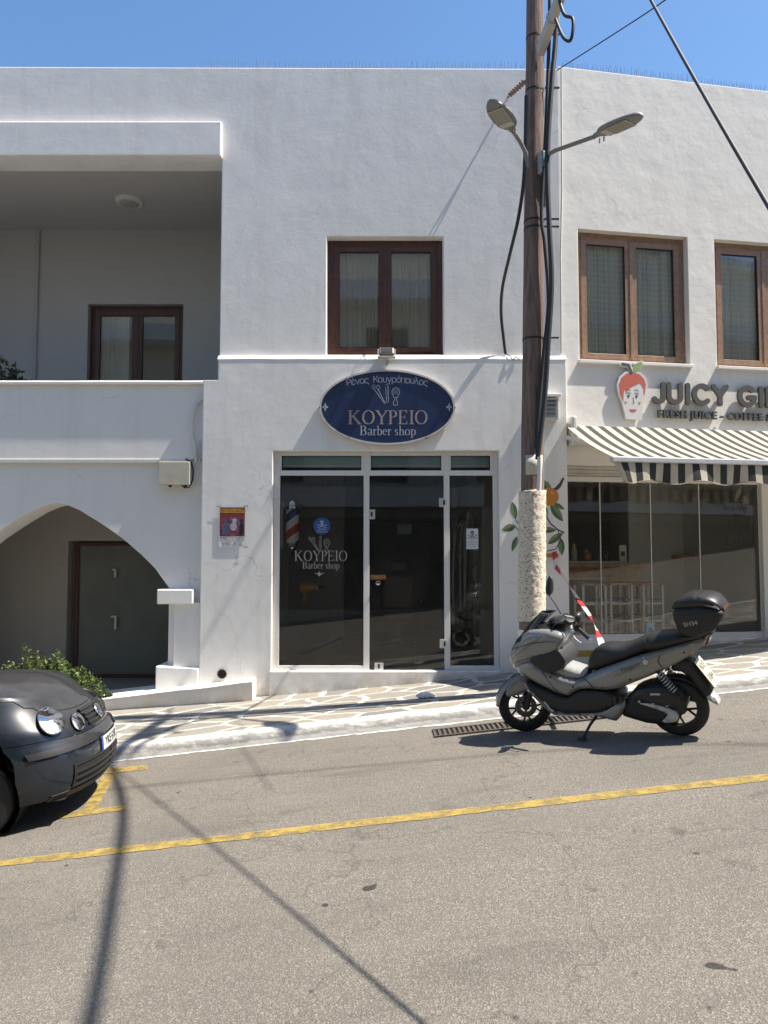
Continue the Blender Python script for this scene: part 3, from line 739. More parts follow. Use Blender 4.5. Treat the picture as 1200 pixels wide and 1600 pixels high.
for a, b, nm in ((w1a, w1b, 'left'), (w2a, w2b, 'right')):
    Mx = MR @ Matrix.Translation((a+.004, .11, w1z0+.004))
    make_window(JB, Mx, b-a-.008, w1z1-w1z0-.008, M_LIGHTWOOD, gl=M_GLASS2)
    make_curtain(Mx, .06, (b-a)*.52, .02, w1z1-w1z0-.03, M_CHECK, 'checked sheer curtain in the left half of the '+('wood window nearest the pole' if nm == 'left' else 'wood window cut by the right edge'), 4, 2)
    make_curtain(Mx, (b-a)*.51, b-a-.06, .02, w1z1-w1z0-.03, M_CHECK, 'checked sheer curtain in the right half of the '+('wood window nearest the pole' if nm == 'left' else 'wood window cut by the right edge'), 4, 5)
    MB().box(a-.02, b+.02, -.05, .10, w1z0-.045, w1z0-.002, MR).build('window_sill', M_TRIM, JB, bevel=.006)
spikes(MR, .1, 7.2, lambda x: topz+.02-.04*x/7.5, 170, 5).build('bird_spikes', M_SPIKE, JB)
# shop front: header boards, glass panels, sill
M_BOARD = plain('pale_header_boards', (.46, .43, .38), .6, var=.12, scale=6)
_, hz = WR(900, 746, -.06)
mb = MB()
zz = [hz+.02, hz+(shz1-hz)*.33, hz+(shz1-hz)*.66, shz1]
for i in range(3):
    off = 0 if i % 2 else .5
    xs_ = [sh0] + [sh0+off+.9*k for k in range(1, 5) if sh0+off+.9*k < sh1-.1] + [sh1]
    for a, b in zip(xs_[:-1], xs_[1:]): mb.box(a+.002, b-.002, .02, .10, zz[i]+.002, zz[i+1]-.002, MR)
mb.build('header', M_BOARD, JB, bevel=.002)
JG = MB().box(sh0, sh1, .05, .11, hz-.055, hz+.018, MR).build('glass_front', M_WHITEMETAL, JB, bevel=.004)
sillz = WR(1000, 996, -.06)[1]
MB().box(sh0, sh1, .04, .13, sillz-.04, sillz+.05, MR).build('bottom_rail', M_WHITEMETAL, JG, bevel=.004)
gx = [sh0]+[WR(px, 850, -.08)[0] for px in (938, 1017, 1093)]+[sh1-.03]
for a, b in zip(gx[:-1], gx[1:]):
    MB().box(a+.006, b-.006, .075, .085, sillz+.05, hz-.055, MR).build('pane', M_SHOPGLASS, JG)
    MB().box(b-.006, b+.006, .07, .09, sillz+.05, hz-.055, MR).build('joint', M_WHITEPL, JG)
MB().box(sh1-.03, sh1+.10, -.01, .14, shz0, shz1, MR).build('post', M_WHITEMETAL, JB, bevel=.005)
MB().box(sh0-.02, sh1+.1, -.03, .12, -.2, sillz-.042, MR).build('plinth', M_WALLR, JB, bevel=.01)
ya, yb = WR(896, 1021, .035), WR(946, 1018, .035)
MB().box(sh0+.05, yb[0]+.5, -.034, -.0305, ya[1]-.045, ya[1]+.035, MR).build('painted_stripe', plain('ochre_paint', (.42, .25, .05), .7, var=.2), JB)
# interior
fz = sillz-.02; D = 4.6
MB().box(-.3, 6.5, D, D+.15, fz-.3, 3.6, MR).build('interior_back_wall', plain('bar_back_wall', (.40, .385, .35), .8, scale=2), JB)
MB().box(-.2, -.02, .3, D, fz-.3, 3.6, MR).build('interior_side_wall', M_GREYINT, JB)
MB().box(sh1-.005, sh1+.15, .27, D, fz-.3, 3.6, MR).build('interior_side_wall', plain('sage_interior_wall', (.72, .72, .65), .8, var=.05, scale=2), JB)
MB().box(-.2, 6.5, .27, D+.1, 3.45, 3.6, MR).build('interior_ceiling', plain('white_bar_ceiling', (.78, .77, .74), .8, scale=2), JB)
MB().box(-.2, 6.5, .14, D+.1, fz-.3, fz, MR).build('interior_floor', plain('pale_bar_floor', (.55, .52, .47), .4, var=.1, scale=4), JB)
# partition with the dark screen
pz = .9
MB().box(1.95, sh1-.01, 2.0, 2.12, fz, 3.45, MR).build('interior_partition', plain('sage_partition', (.70, .70, .63), .8, var=.05, scale=2), JB)
def WI(x, y, dep):           # pixel on a plane dep metres behind the front
    return WR(x, y, -dep)
a, z1_ = WI(1076, 768, 1.94); b, z0_ = WI(1140, 858, 1.94)
tv = tag(MB().box(a, b, 1.94, 1.997, z0_, z1_, MR).build('screen', plain('dark_screen', (.018, .016, .020), .25), None, bevel=.006), 'large dark flat screen on the wall inside the juice bar', 'screen')
# bar counter
M_BARWOOD = plain('honey_bar_wood', (.58, .32, .135), .45, var=.3, scale=9)
cb0, cz = WI(884, 880, .85); cb1, _ = WI(1012, 880, .85)
ct = thing('bar_counter', 'wooden bar counter with pale top inside the juice bar', 'counter', M=MR @ Matrix.Translation(((cb0+cb1)/2, 1.0, fz)))
MB().box(-.0, cb1, 0.8, 1.35, cz-.06, cz, MR).build('counter_top', M_BARWOOD, ct, bevel=.005)
MB().box(-.0, cb1-.35, 0.78, 1.36, cz+.001, cz+.03, MR).build('worktop', plain('pale_worktop', (.5, .47, .42), .4), ct)
MB().box(-.0, cb1-.06, 0.92, 1.3, fz, cz-.061, MR).build('counter_front', M_BARWOOD, ct)
mb = MB(); mb.box(.2, 1.0, 0.88, .918, fz+.2, cz-.2, MR); mb.build('menu_frame', M_WHITEPL, ct)
MB().box(.24, .96, 0.874, .8795, fz+.24, cz-.24, MR).build('menu_panel', plain('dark_menu', (.06, .06, .06), .5), ct)
# three stools with white legs
def stool_local(wood, leg):
    t = thing('bar_stool', '', 'bar stool')
    h, a = .74, .17
    mb = MB().box(-a, a, -a, a, h-.03, h); mb.build('seat', wood, t, bevel=.006)
    for x in (-1, 1):
        for y in (-1, 1): MB().box(x*a-.03 if x > 0 else x*a, x*a if x > 0 else x*a+.03, y*a-.03 if y > 0 else y*a, y*a if y > 0 else y*a+.03, 0, h-.031).build('leg', leg, t)
    for z in (.22, .45):
        mb = MB()
        for s in (-1, 1):
            mb.box(-a+.031, a-.031, s*(a-.012)-.009, s*(a-.012)+.009, z, z+.025); mb.box(s*(a-.012)-.009, s*(a-.012)+.009, -a+.031, a-.031, z+.05, z+.075)
        mb.build('stretcher', leg, t)
    return t
M_STOOLWHITE = plain('white_stool_paint', (.86, .86, .83), .5)
st = stool_local(M_BARWOOD, M_STOOLWHITE)
for i, (px, dep, lab) in enumerate(((922, .32, 'white bar stool nearest the mural pillar, leftmost behind the juice bar glass'), (962, .36, 'white bar stool between two others in front of the bar counter'), (1009, .30, 'white bar stool at the right end of the bar counter'))):
    o = st if i == 0 else copy_tree(st)
    t0, _ = WI(px, 960, dep); o.matrix_basis = MR @ Matrix.Translation((t0, dep, fz)) @ Matrix.Rotation(.1*i-.05, 4, 'Z')
    tag(o, lab, 'bar stool', 'white bar stools in the juice bar')
bs = stool_local(M_BLACKMATT, M_BLACKPL); t0, _ = WI(975, 960, .5); bs.matrix_basis = MR @ Matrix.Translation((t0+.02, .6, fz)) @ Matrix.Rotation(.5, 4, 'Z')
tag(bs, 'black metal bar stool among the white ones', 'bar stool')
# things on the counter
def bottle(t0, dep, h, r, col, lab, cat, name):
    m = plain(name+'_paint_'+str(int(t0*100)), col, .35)
    return tag(MB().lathe([(r, 0), (r, h*.62), (r*.45, h*.78), (r*.42, h)], 14, MR @ Matrix.Translation((t0, dep, cz+.031))).build(name, m, None, smooth=40), lab, cat)
bottle(WI(897, 870, 1.0)[0], 1.0, .25, .045, (.45, .42, .35), 'pale bottle at the left end of the bar counter', 'bottle', 'bottle')
bottle(WI(917, 870, 1.0)[0], 1.0, .16, .07, (.30, .14, .04), 'squat amber jar on the bar counter', 'jar', 'jar')
bottle(WI(945, 870, 1.0)[0], 1.0, .15, .06, (.05, .045, .04), 'dark jar near the middle of the bar counter', 'jar', 'jar')
t0, _ = WI(973, 865, .95); Mz = MR @ Matrix.Translation((t0, .95, cz+.001))
ds = thing('menu_stand', 'small white upright card on the bar counter', 'card', M=Mz)
MB().box(-.06, .06, -.04, .04, .03, .045, Mz).build('foot', M_WHITEPL, ds)
MB().box(-.055, .055, -.006, .006, .046, .26, Mz).build('card', M_WHITEPL, ds)
MB().box(-.03, .03, -.009, -.0065, .1, .17, Mz).build('picture', plain('dark_picture', (.05, .05, .06), .5), ds)
# wooden wall shelf at right
t0, zs = WI(1118, 868, 1.85); Ms = MR @ Matrix.Translation((t0, 1.8, zs))
ws = thing('wall_shelf', 'wooden shelf with a curved bracket below the dark screen', 'shelf', M=Ms)
MB().box(-.7, .12, -.12, .19, -.06, 0, Ms).build('board', M_BARWOOD, ws, bevel=.004)
MB().prism([[(.1, -.061), (.1, -.5), (.04, -.5), (-.02, -.35), (-.2, -.25), (-.28, -.061)]], -.02, .02, Ms).build('bracket', M_BARWOOD, ws)
# apple-shaped lettering on the glass
MG = MR @ Matrix.Translation((0, .0745, 0))
M_DECAL = plain('black_vinyl', (.02, .02, .02), .5)
ax_, az_ = WI(1160, 815, -.0745)
ap = thing('glass_decal', 'black hand-lettered apple decal on the juice bar glass', 'decal', M=MG @ Matrix.Translation((ax_, 0, az_)))
ctr = [(ax_+.155*cos(t)*(1+.06*cos(2*t)), az_-.03+.34*sin(t)-.05*math.exp(-((t-pi/2)/.35)**2)+.03*math.exp(-((t-1.5*pi)/.3)**2)) for t in [2*pi*i/60 for i in range(60)]]
mb = MB(); mb.union(capsule(ctr[4:22], .008, 3)+capsule(ctr[38:52], .008, 3), -.001, None, MG); mb.build('apple_outline', M_DECAL, ap, recalc=False)
mb = MB(); mb.union([[(ax_-.01, az_+.3), (ax_+.02, az_+.42), (ax_+.09, az_+.5), (ax_+.10, az_+.42), (ax_+.06, az_+.34)]], -.001, None, MG); mb.build('leaf', plain('grey_green_vinyl', (.11, .13, .09), .6), ap, recalc=False)
mb = MB()
for k, (txt, sz_) in enumerate((('Are you Ready', .115), ('to', .1), ('Taste the Juices', .115), ('of', .1), ('Life?', .2))):
    font_mb(mb, txt, sz_, MG @ Matrix.Translation((ax_, -.001, az_+.2-.105*k-(.03 if k == 4 else 0))), sx=.52 if k in (0, 2) else .8, shear=.2)
mb.build('lettering', M_DECAL, ap, recalc=False)
t0, z0_ = WI(1025, 985, -.0745)
stk = thing('glass_sticker', 'small pale sticker at the foot of the juice bar glass', 'sticker', M=MG @ Matrix.Translation((t0, 0, z0_)))
MB().box(t0-.06, t0+.06, -.003, -.001, z0_-.05, z0_+.09, MG).build('paper', plain('mint_paper', (.42, .50, .48), .6), stk)
mb = MB(); font_mb(mb, '20', .07, MG @ Matrix.Translation((t0, -.0035, z0_-.01))); mb.build('lettering', M_DECAL, stk, recalc=False)

# ---------------------------------------------------------------- raised sign letters and the apple-girl emblem
M_SIGNGREY = plain('dark_grey_sign_letters', (.085, .085, .08), .45, var=.08)
def juice_word(name, glyphs, h, z, adv, t_start, label):
    pass
tJ, zJt = WR(1016, 597); _, zJb = WR(1040, 634); hJ = zJt-zJb; lw = hJ*.215
SG = thing('shop_sign', 'big raised dark grey JUICY GIRL letters on the white wall above the striped awning', 'sign', M=MR @ Matrix.Translation((tJ+1.0, 0, zJb)))
k = hJ; r_ = .125
GL = {
 'J': ([[(.52, .88)]+[(.52, .36)]+arc(.31, .36, .21, .235, 0, -150, 12)], .66),
 'U': ([[(.10, .88), (.10, .38)]+arc(.36, .38, .26, .255, 180, 360, 14)+[(.62, .88)]], .82),
 'I': ([[(.11, .88), (.11, .125)]], .30),
 'C': ([arc(.44, .5, .34, .375, 45, 315, 22)], .88),
 'Y': ([[(.08, .88), (.37, .47)], [(.66, .88), (.37, .47), (.37, .125)]], .82),
 'G': ([arc(.44, .5, .34, .375, 45, 330, 22)+[(.76, .45), (.52, .45)]], .96),
 'R': ([[(.11, .125), (.11, .88), (.38, .88)]+arc(.38, .68, .2, .2, 90, -90, 8)+[(.14, .48)], [(.36, .46), (.6, .13)]], .76),
 'L': ([[(.11, .88), (.11, .13), (.55, .13)]], .6), ' ': ([], .34)}
x = tJ-.02
for ch in 'JUICY GIRL':
    st_, a_ = GL[ch]
    if st_:
        polys = [q for s_ in st_ for q in capsule([(x+px*k*1.05, zJb+py*k) for px, py in s_], lw, 8)]
        MB().union(polys, -.075, -.035, MR).build('letter', M_SIGNGREY, SG, bevel=.006, seg=2)
    x += a_*k*1.055
t2, z2 = WR(1027, 648)
mb = MB(); font_mb(mb, 'FRESH JUICE - COFFEE & MORE', .142, MR @ Matrix.Translation((t2-.02, -.045, z2)), ext=.022, off=.0045, sx=1.0, align='LEFT', sp=1.13)
mb.build('small_lettering', M_SIGNGREY, SG)
ex, ez = WR(986, 615)
EM = thing('shop_emblem', 'red-haired cup-shaped face emblem with straw and leaf beside the raised letters', 'emblem', M=MR @ Matrix.Translation((ex, 0, ez)))
Me = MR @ Matrix.Translation((ex, 0, ez)) @ Matrix.Scale(1.06, 4)
M_EWHITE = plain('white_sign_board', (.66, .65, .63), .5, var=.04); M_ERED = plain('coral_red_print', (.52, .125, .085), .5, var=.05)
M_EPINK = plain('pale_print', (.60, .585, .575), .5, var=.03); M_EGREEN = plain('leaf_green_print', (.28, .37, .15), .5)
head = [(-.10, -.34), (.11, -.34), (.135, -.12), (.185, .02), (.20, .11), (.17, .20), (.10, .26), (0, .285), (-.10, .265), (-.18, .20), (-.215, .10), (-.20, .0), (-.15, -.14)]
straw = capsule([(-.15, .36), (-.045, .35), (-.005, .26)], .06, 4)
leafp = [(.0, .27), (.02, .36), (.11, .40), (.135, .385), (.10, .30), (.03, .265)]
MB().union([head]+straw+[[(a*1.12, .01+b*1.02) for a, b in leafp]], -.055, -.02, Me).build('backing', M_EWHITE, EM, bevel=.004)
hair = [(-.175, -.02), (-.19, .10), (-.155, .185), (-.09, .24), (0, .26), (.09, .24), (.15, .185), (.175, .11), (.165, .03), (.15, -.03), (.145, .06), (.10, .13), (.03, .10), (-.05, .06), (-.09, .0), (-.11, .05), (-.13, -.02), (-.135, -.11)]
MB().union([hair], -.0575, -.0555, Me).build('hair', M_ERED, EM)
MB().union(capsule([(-.14, .36), (-.055, .35), (-.02, .255)], .032, 4), -.0605, -.0585, Me).build('straw', M_SIGNGREY, EM)
MB().union([leafp], -.0575, -.0555, Me).build('leaf', M_EGREEN, EM)
for s in (-1, 1):
    cx = .055*s-.01
    MB().union([ell(cx, -.045, .016, .020, 14)], -.0575, -.0555, Me).build('eye', M_SIGNGREY, EM)
    mb = MB().union(capsule(arc(cx, -.06, .05, .06, 130, 50, 6), .005, 3)+capsule(arc(cx, -.02, .045, .06, 125, 55, 6), .005, 3), -.0575, -.0555, Me); mb.build('eyebrow', M_SIGNGREY, EM)
    MB().union([ell(cx+.03*s, -.125, .008, .008, 8), ell(cx+.05*s, -.12, .007, .007, 8), ell(cx+.04*s, -.14, .007, .007, 8)], -.0575, -.0555, Me).build('freckles', M_ERED, EM)
MB().union([arc(-.005, -.205, .05, .04, 195, 345, 10)+[(.035, -.212), (-.045, -.212)]], -.0575, -.0555, Me).build('mouth', M_ERED, EM)
MB().union(capsule([(-.005, -.06), (.01, -.13), (-.01, -.135)], .004, 3), -.0575, -.0555, Me).build('nose', M_SIGNGREY, EM)

# ---------------------------------------------------------------- striped awning
aw0, awz = WR(893, 660, .05)
fx, fz_ = WR(957, 716, 1.42)
aw1 = 6.6
AW = thing('awning', 'cream and charcoal striped awning rolled out over the juice bar', 'awning', M=MR @ Matrix.Translation((fx, 0, fz_)))
M_STR_C = plain('cream_awning_cloth', (.64, .585, .48), .85, var=.07, scale=8); M_STR_D = plain('charcoal_awning_cloth', (.036, .038, .033), .9, var=.1, scale=8)
def trans(m, k):
    n = m.node_tree; b = n.nodes['Principled BSDF']; out = n.nodes['Material Output']
    t = nd(n, 'ShaderNodeBsdfTranslucent'); lk = b.inputs['Base Color'].links[0].from_socket; n.links.new(lk, t.inputs[0])
    mx = nd(n, 'ShaderNodeMixShader'); mx.inputs[0].default_value = k; n.links.new(b.outputs[0], mx.inputs[1]); n.links.new(t.outputs[0], mx.inputs[2]); n.links.new(mx.outputs[0], out.inputs[0])
trans(M_STR_C, .38); trans(M_STR_D, .06)
sw = .089; NS = int((aw1-fx)/sw)
mb = MB(); mv = MB(); hem = MB(); hempts = []
z_top = awz-.05
for i in range(NS):
    a, b = fx+sw*i, fx+sw*(i+1); mi = i % 2
    rws = []
    for j in range(9):
        t = j/8; yy = -.10-(1.42-.10)*t; zz_ = z_top+(fz_+.02-z_top)*t-.035*sin(pi*t)
        rws.append([(a, yy, zz_), (b, yy, zz_)])
    mb.grid(rws, mi, MR)
    rws = []
    for j in range(6):
        t = j/5; r2 = []
        for xx in (a, (a+b)/2, b):
            hv = .235+.022*sin(xx*2*pi/.62)
            r2.append((xx+.10*t*max(0, 1-(xx-fx)/.3)*1.2, -1.43-.03*sin(xx*7.3)*t-.012*sin(xx*19)*t, fz_-.03-hv*t))
        rws.append(r2)
    mv.grid(rws, mi, MR); hempts += rws[-1][:2]
mb.build('fabric', [M_STR_C, M_STR_D], AW, smooth=60, recalc=False)
mv.build('valance', [M_STR_C, M_STR_D], AW, smooth=60, recalc=False)
MB().tube([MR @ V(p) for p in hempts], .006, 6).build('hem', plain('brown_hem', (.30, .22, .16), .8), AW)
MB().box(fx-.02, aw1, -1.46, -1.38, fz_-.045, fz_+.02, MR).build('front_bar', plain('pale_aluminium', (.62, .63, .65), .3, metal=.4), AW, bevel=.012)
MB().tube([MR @ V((aw0+.02, -.07, z_top-.055)), MR @ V((aw1, -.07, z_top-.055))], .045, 14).build('roller', M_WHITEPL, AW, smooth=50)
MB().box(aw0-.05, aw0+.02, -.20, -.005, awz-.32, awz+.06, MR).build('wall_bracket', M_WHITEPL, AW, bevel=.02)
for t0 in (fx+.02, fx+2.4):
    e = V((t0+.55, -.72, (z_top+fz_)/2-.16))
    mb = MB().tube([MR @ V((t0, -.10, z_top-.16)), MR @ e], .03, 8); mb.tube([MR @ e, MR @ V((t0+.1, -1.38, fz_-.02))], .026, 8); mb.build('arm', M_WHITEPL, AW, smooth=50)
MB().box(aw0+.0, aw0+.9, -.09, -.02, awz-.30, awz-.24, MR).build('carrier', M_WHITEPL, AW, bevel=.01)
# ================================================================ the oval sign
q = P(605, 636, 9.93); a_, b_ = .885, .495
SGN = thing('barber_sign', 'navy oval KOYPEIO Barber shop sign with white rim above the shopfront', 'sign', (q.x, 9.95, q.z))
M_NAVY = plain('navy_sign_print', (.011, .028, .088), .32, var=.12, scale=4, coat=.25)
M_SIGNRIM = plain('white_sign_rim', (.56, .53, .50), .4)
M_GOLD = plain('faded_pink_lettering', (.32, .20, .165), .5, var=.2, scale=40)
M_SILV = plain('silver_lettering', (.40, .42, .47), .5, var=.1)
mb = MB().prism([ell(q.x, q.z, a_, b_, 96), ell(q.x, q.z, a_-.022, b_-.022, 96)], 9.925, 9.985); mb.build('rim', M_SIGNRIM, SGN, smooth=40)
MB().prism([ell(q.x, q.z, a_-.022, b_-.022, 96)], 9.94, 9.975).build('panel', M_NAVY, SGN, smooth=40)
YS = 9.9385
def sign_text(txt, h, wd, px, py, Y, mat, par, nm='lettering'):
    p = P(px, py, Y); polys, L = serif_text(txt, h)
    s = wd/L
    MB().union([[(p.x+a*s, p.z+b) for a, b in g] for g in polys], Y, None).build(nm, mat, par, recalc=False)
sign_text('KOYPEIO', .185, 1.055, 606, 663, YS, M_GOLD, SGN)
sign_text('KOYPEIO', .178, 1.045, 606.5, 662.4, YS-.0006, plain('rosy_grey_lettering', (.36, .29, .28), .5, var=.15, scale=30), SGN, 'lettering_face')
sign_text('Barber shop', .125, .735, 606, 680, YS, M_SILV, SGN)
def arc_text(txt, cx, cz, rad, size, mat, a0, a1, Y):
    mb = MB(); n = len(txt)
    for i, ch in enumerate(txt):
        if ch == ' ': continue
        t = R(a0+(a1-a0)*i/(n-1)); M = Matrix.Translation((cx+rad*1.75*sin(t), Y, cz+rad*cos(t))) @ Matrix.Rotation(t*.55, 4, 'Y')
        font_mb(mb, ch, size, M)
    mb.build('arched_lettering', mat, SGN, recalc=False)
arc_text('Ρένος Κουγρόπουλος', q.x, q.z-.62, .985, .125, M_SILV, -17, 17, YS)
def tools(mb, cx, cz, s, Y):
    P_ = lambda pts: [(cx+a*s, cz+b*s) for a, b in pts]
    polys = []
    # open scissors
    polys += capsule(P_([(-1.0, .55), (-.15, -.62)]), .05*s, 3)+capsule(P_([(-.62, .45), (-.35, -.1), (-.05, -.7)]), .05*s, 3)
    polys += capsule(P_(ell(-.98, .66, .13, .13, 10)), .04*s, 2, True)+capsule(P_(ell(-.62, .62, .13, .16, 10)), .04*s, 2, True)
    # comb
    polys += capsule(P_([(-.05, .75), (.18, .95), (.2, -.55), (.05, -.6), (-.02, .6)]), .035*s, 2)
    for k_ in range(11): polys += capsule(P_([(.1, .8-.11*k_), (.2, .8-.11*k_)]), .025*s, 2)
    # shaving brush
    polys += capsule(P_(arc(.78, .22, .3, .36, -20, 200, 12)), .04*s, 2)+capsule(P_([(.5, .12), (.62, -.2), (.92, -.2), (1.06, .12)]), .04*s, 2)
    polys += capsule(P_([(.68, -.2), (.72, -.38), (.58, -.6), (.62, -.82), (.9, -.82), (.92, -.6), (.84, -.38), (.87, -.2)]), .04*s, 2)
    for k_ in range(4): polys += capsule(P_([(.62+.09*k_, .05), (.6+.11*k_, .5)]), .02*s, 2)
    mb.union(polys, Y, None); return mb
t = P(603, 617, YS); tools(MB(), t.x, t.z, .165, YS).build('tools_drawing', M_SILV, SGN, recalc=False)
for px in (509, 701):
    f = P(px, 636, YS); s = .06; d = 1 if px > 600 else -1
    polys = [ell(f.x-.2*s*d, f.z, .35*s, .26*s, 12)]+[[(f.x+a*s*d, f.z+b*s*g) for a, b in ((0, .15), (.35, .2), (.2, 1.0), (-.05, .6))] for g in (1, -1)]+[ell(f.x+.5*s*d, f.z, .25*s, .2*s, 10)]
    MB().union(polys, YS, None).build('rosette', M_SILV, SGN, recalc=False)
for px, py in ((541, 592), (668, 592), (545, 684), (666, 685), (499, 637), (711, 637)):
    f = P(px, py, 9.93); MB().lathe([(.009, 0), (.009, .006), (.004, .009)], 10, Matrix.Translation((f.x, 9.924, f.z)) @ Matrix.Rotation(pi/2, 4, 'X')).build('screw', M_BLACKPL, SGN)
# floodlight on the ledge above the sign
q = P(604, 551, 9.93)
FL = thing('floodlight', 'small floodlight on a bracket at the foot of the upper brown window', 'floodlight', (q.x, 9.95, q.z-.06))
M_KHAKI = plain('grey_khaki_casing', (.22, .20, .15), .45)
Mf = Matrix.Translation((q.x, 9.93, q.z)) @ Matrix.Rotation(R(-35), 4, 'X')
MB().box(-.095, .095, -.04, .04, -.06, .06, Mf).build('casing', M_KHAKI, FL, bevel=.012)
MB().box(-.075, .075, -.046, -.0405, -.042, .042, Mf).build('glass', plain('floodlight_glass', (.05, .05, .045), .15), FL)
mb = MB()
for s in (-1, 1): mb.box(s*.11-.006, s*.11+.006, -.02, .02, -.09, .05, Mf)
mb.box(-.116, .116, -.02, .02, -.098, -.09, Mf); mb.build('bracket', M_GALV, FL)
MB().tube([(q.x, 9.96, q.z-.07), (q.x+.02, 9.98, q.z-.12), (q.x, 9.99, q.z-.16)], .012, 6).build('stem', M_GALV, FL)
# poster
q = P(363, 823, 9.995); PW, PH = .175, .265
PO = thing('poster', 'small red show poster with white text strip on the wall left of the shopfront', 'poster', (q.x, 9.995, q.z))
mb = MB(); rows = []
def Yp(u): return 9.990-.006*sin(u*2.2)
def psheet(x0, x1, z0, z1, d, mat, nm):
    mb = MB(); mb.grid([[(q.x+x0+(x1-x0)*i/6, 9.9925-.0025-d, q.z+z0+(z1-z0)*j/2) for i in range(7)] for j in range(3)]); mb.build(nm, mat, PO, recalc=False)
psheet(-PW, PW, -PH, PH, .0, plain('poster_paper', (.72, .72, .74), .4, var=.04), 'paper')
def mat_poster():
    m, n, b = new_mat('poster_picture'); v = objvec(n, (1, 1, 1)); f = noise_tex(n, v, 9, 3, .6, 1.2)
    n.links.new(ramp(n, f, [(.25, (.20, .012, .018)), (.42, (.30, .025, .03)), (.5, (.16, .05, .08)), (.6, (.22, .04, .07)), (.72, (.33, .10, .05))]), b.inputs['Base Color']); b.inputs['Roughness'].default_value = .35
    return m
psheet(-PW+.012, PW-.012, -PH+.14, PH-.012, .001, mat_poster(), 'picture')
psheet(-PW+.02, PW-.02, PH-.085, PH-.03, .002, plain('yellow_banner', (.50, .30, .03), .4, var=.2), 'banner')
psheet(-.10, .11, -PH+.2, PH-.15, .0015, plain('violet_picture', (.15, .08, .13), .4, var=.7, scale=25), 'picture')
M_PINK = plain('pale_figure', (.40, .33, .38), .4, var=.3)
MB().union([ell(q.x+.015, q.z-.0, .045, .055, 14), ell(q.x+.03, q.z+.075, .032, .034, 12)], 9.9872, None).build('figure', M_PINK, PO, recalc=False)
MB().union([[(q.x+.095, q.z-.11), (q.x+.14, q.z-.11), (q.x+.15, q.z+.02), (q.x+.12, q.z+.05), (q.x+.09, q.z+.01)], ell(q.x+.12, q.z+.075, .018, .022, 10)], 9.9870, None).build('figure', plain('black_figure', (.02, .015, .02), .4), PO, recalc=False)
MB().union([[(q.x-.13, q.z-.10), (q.x-.05, q.z-.11), (q.x-.03, q.z+.0), (q.x-.09, q.z+.07), (q.x-.14, q.z+.02)]], 9.9869, None).build('figure', plain('blue_figure', (.09, .10, .15), .4, var=.8, scale=60), PO, recalc=False)
M_INK = plain('black_print', (.02, .02, .025), .5)
mb = MB()
for k_, (txt, s) in enumerate((('ΑΠΕΡΙΤΤΟ ΔΑΡΟΥ', .04), ('Δευ ΤΕΤΑΡΤΗ 19 & ΔΙΟΝΥΣΙΟΥ', .036), ('ΔΗΜΟΥ  ΝΑΞΟΥ', .036), ('ΤΕΤΑΡΤΗ 22.03 19:00', .044))):
    font_mb(mb, txt, s, Matrix.Translation((q.x, 9.9885, q.z-PH+.115-.031*k_)), sx=.95 if k_ in (0, 2) else .62)
mb.build('lettering', M_INK, PO, recalc=False)
mb = MB(); font_mb(mb, 'ΘΕΑΤΡΟ ΣΚΙΩΝ', .05, Matrix.Translation((q.x, 9.9865, q.z+PH-.057)), sx=.8); mb.build('banner_lettering', plain('dark_red_print', (.12, .02, .01), .5), PO, recalc=False)
mb = MB()
for s, t in ((-1, 1), (1, 1), (1, -1)): mb.box(q.x+s*PW-.03, q.x+s*PW+.03, 9.9855, 9.9865, q.z+t*PH-.012, q.z+t*PH+.012)
mb.build('tape', plain('clear_tape', (.45, .45, .44), .2), PO)
# junction box, trunking, white pipes
q0, q1, r0, r1 = pr(249, 722, 296, 757, 10.02)
jb = thing('junction_box', 'beige square junction box on the wall between balcony and arch', 'junction box', ((q0+q1)/2, 10.13, r0))
M_BEIGE = plain('beige_box_plastic', (.47, .45, .36), .5, var=.1, scale=9)
MB().box(q0, q1, 10.03, 10.135, r0, r1).build('box', M_BEIGE, jb, bevel=.008)
MB().box(q0-.006, q1+.006, 10.005, 10.029, r0-.006, r1+.006).build('lid', M_BEIGE, jb, bevel=.008)
mb = MB(); 
for px in (266, 290): f = P(px, 759, 10.08); mb.lathe([(.018, -.03), (.025, 0)], 10, Matrix.Translation((f.x, 10.08, r0)))
mb.build('cable_gland', M_BLACKPL, jb)
o = MB().tube([P(x, y, Y) for x, y, Y in ((283, 757, 10.08), (288, 762, 10.07), (296, 761, 10.07), (301, 750, 10.08), (302, 735, 10.09), (299, 722, 10.08), (290, 717, 10.08))], .010, 6).build('cable', M_CABLE, None, smooth=60)
tag(o, 'short black cable looping out of the beige junction box', 'cable')
z = P(100, 720, 10.1).z
o = MB().box(-8.15, P(298, 720, 10.1).x, 10.085, 10.138, z-.028, z+.022).build('cable_trunking', M_WHITEPL, None, bevel=.005); tag(o, 'long white cable trunking along the foot of the balcony wall', 'trunking')
o = MB().tube([P(x, y, 10.07) for x, y in ((318, 622), (308, 630), (302, 645), (300, 662), (301, 680), (305, 700), (306, 722))], .019, 8).build('flexible_conduit', M_WHITEPL, None, smooth=60); tag(o, 'white flexible conduit bending round the corner above the junction box', 'conduit')
o = MB().tube([P(x, y, 10.08) for x, y in ((313, 690), (311, 705), (311, 722))], .011, 6).build('thin_conduit', M_WHITEPL, None, smooth=60); tag(o, 'short thin white conduit stub beside the wall corner above the junction box', 'conduit')
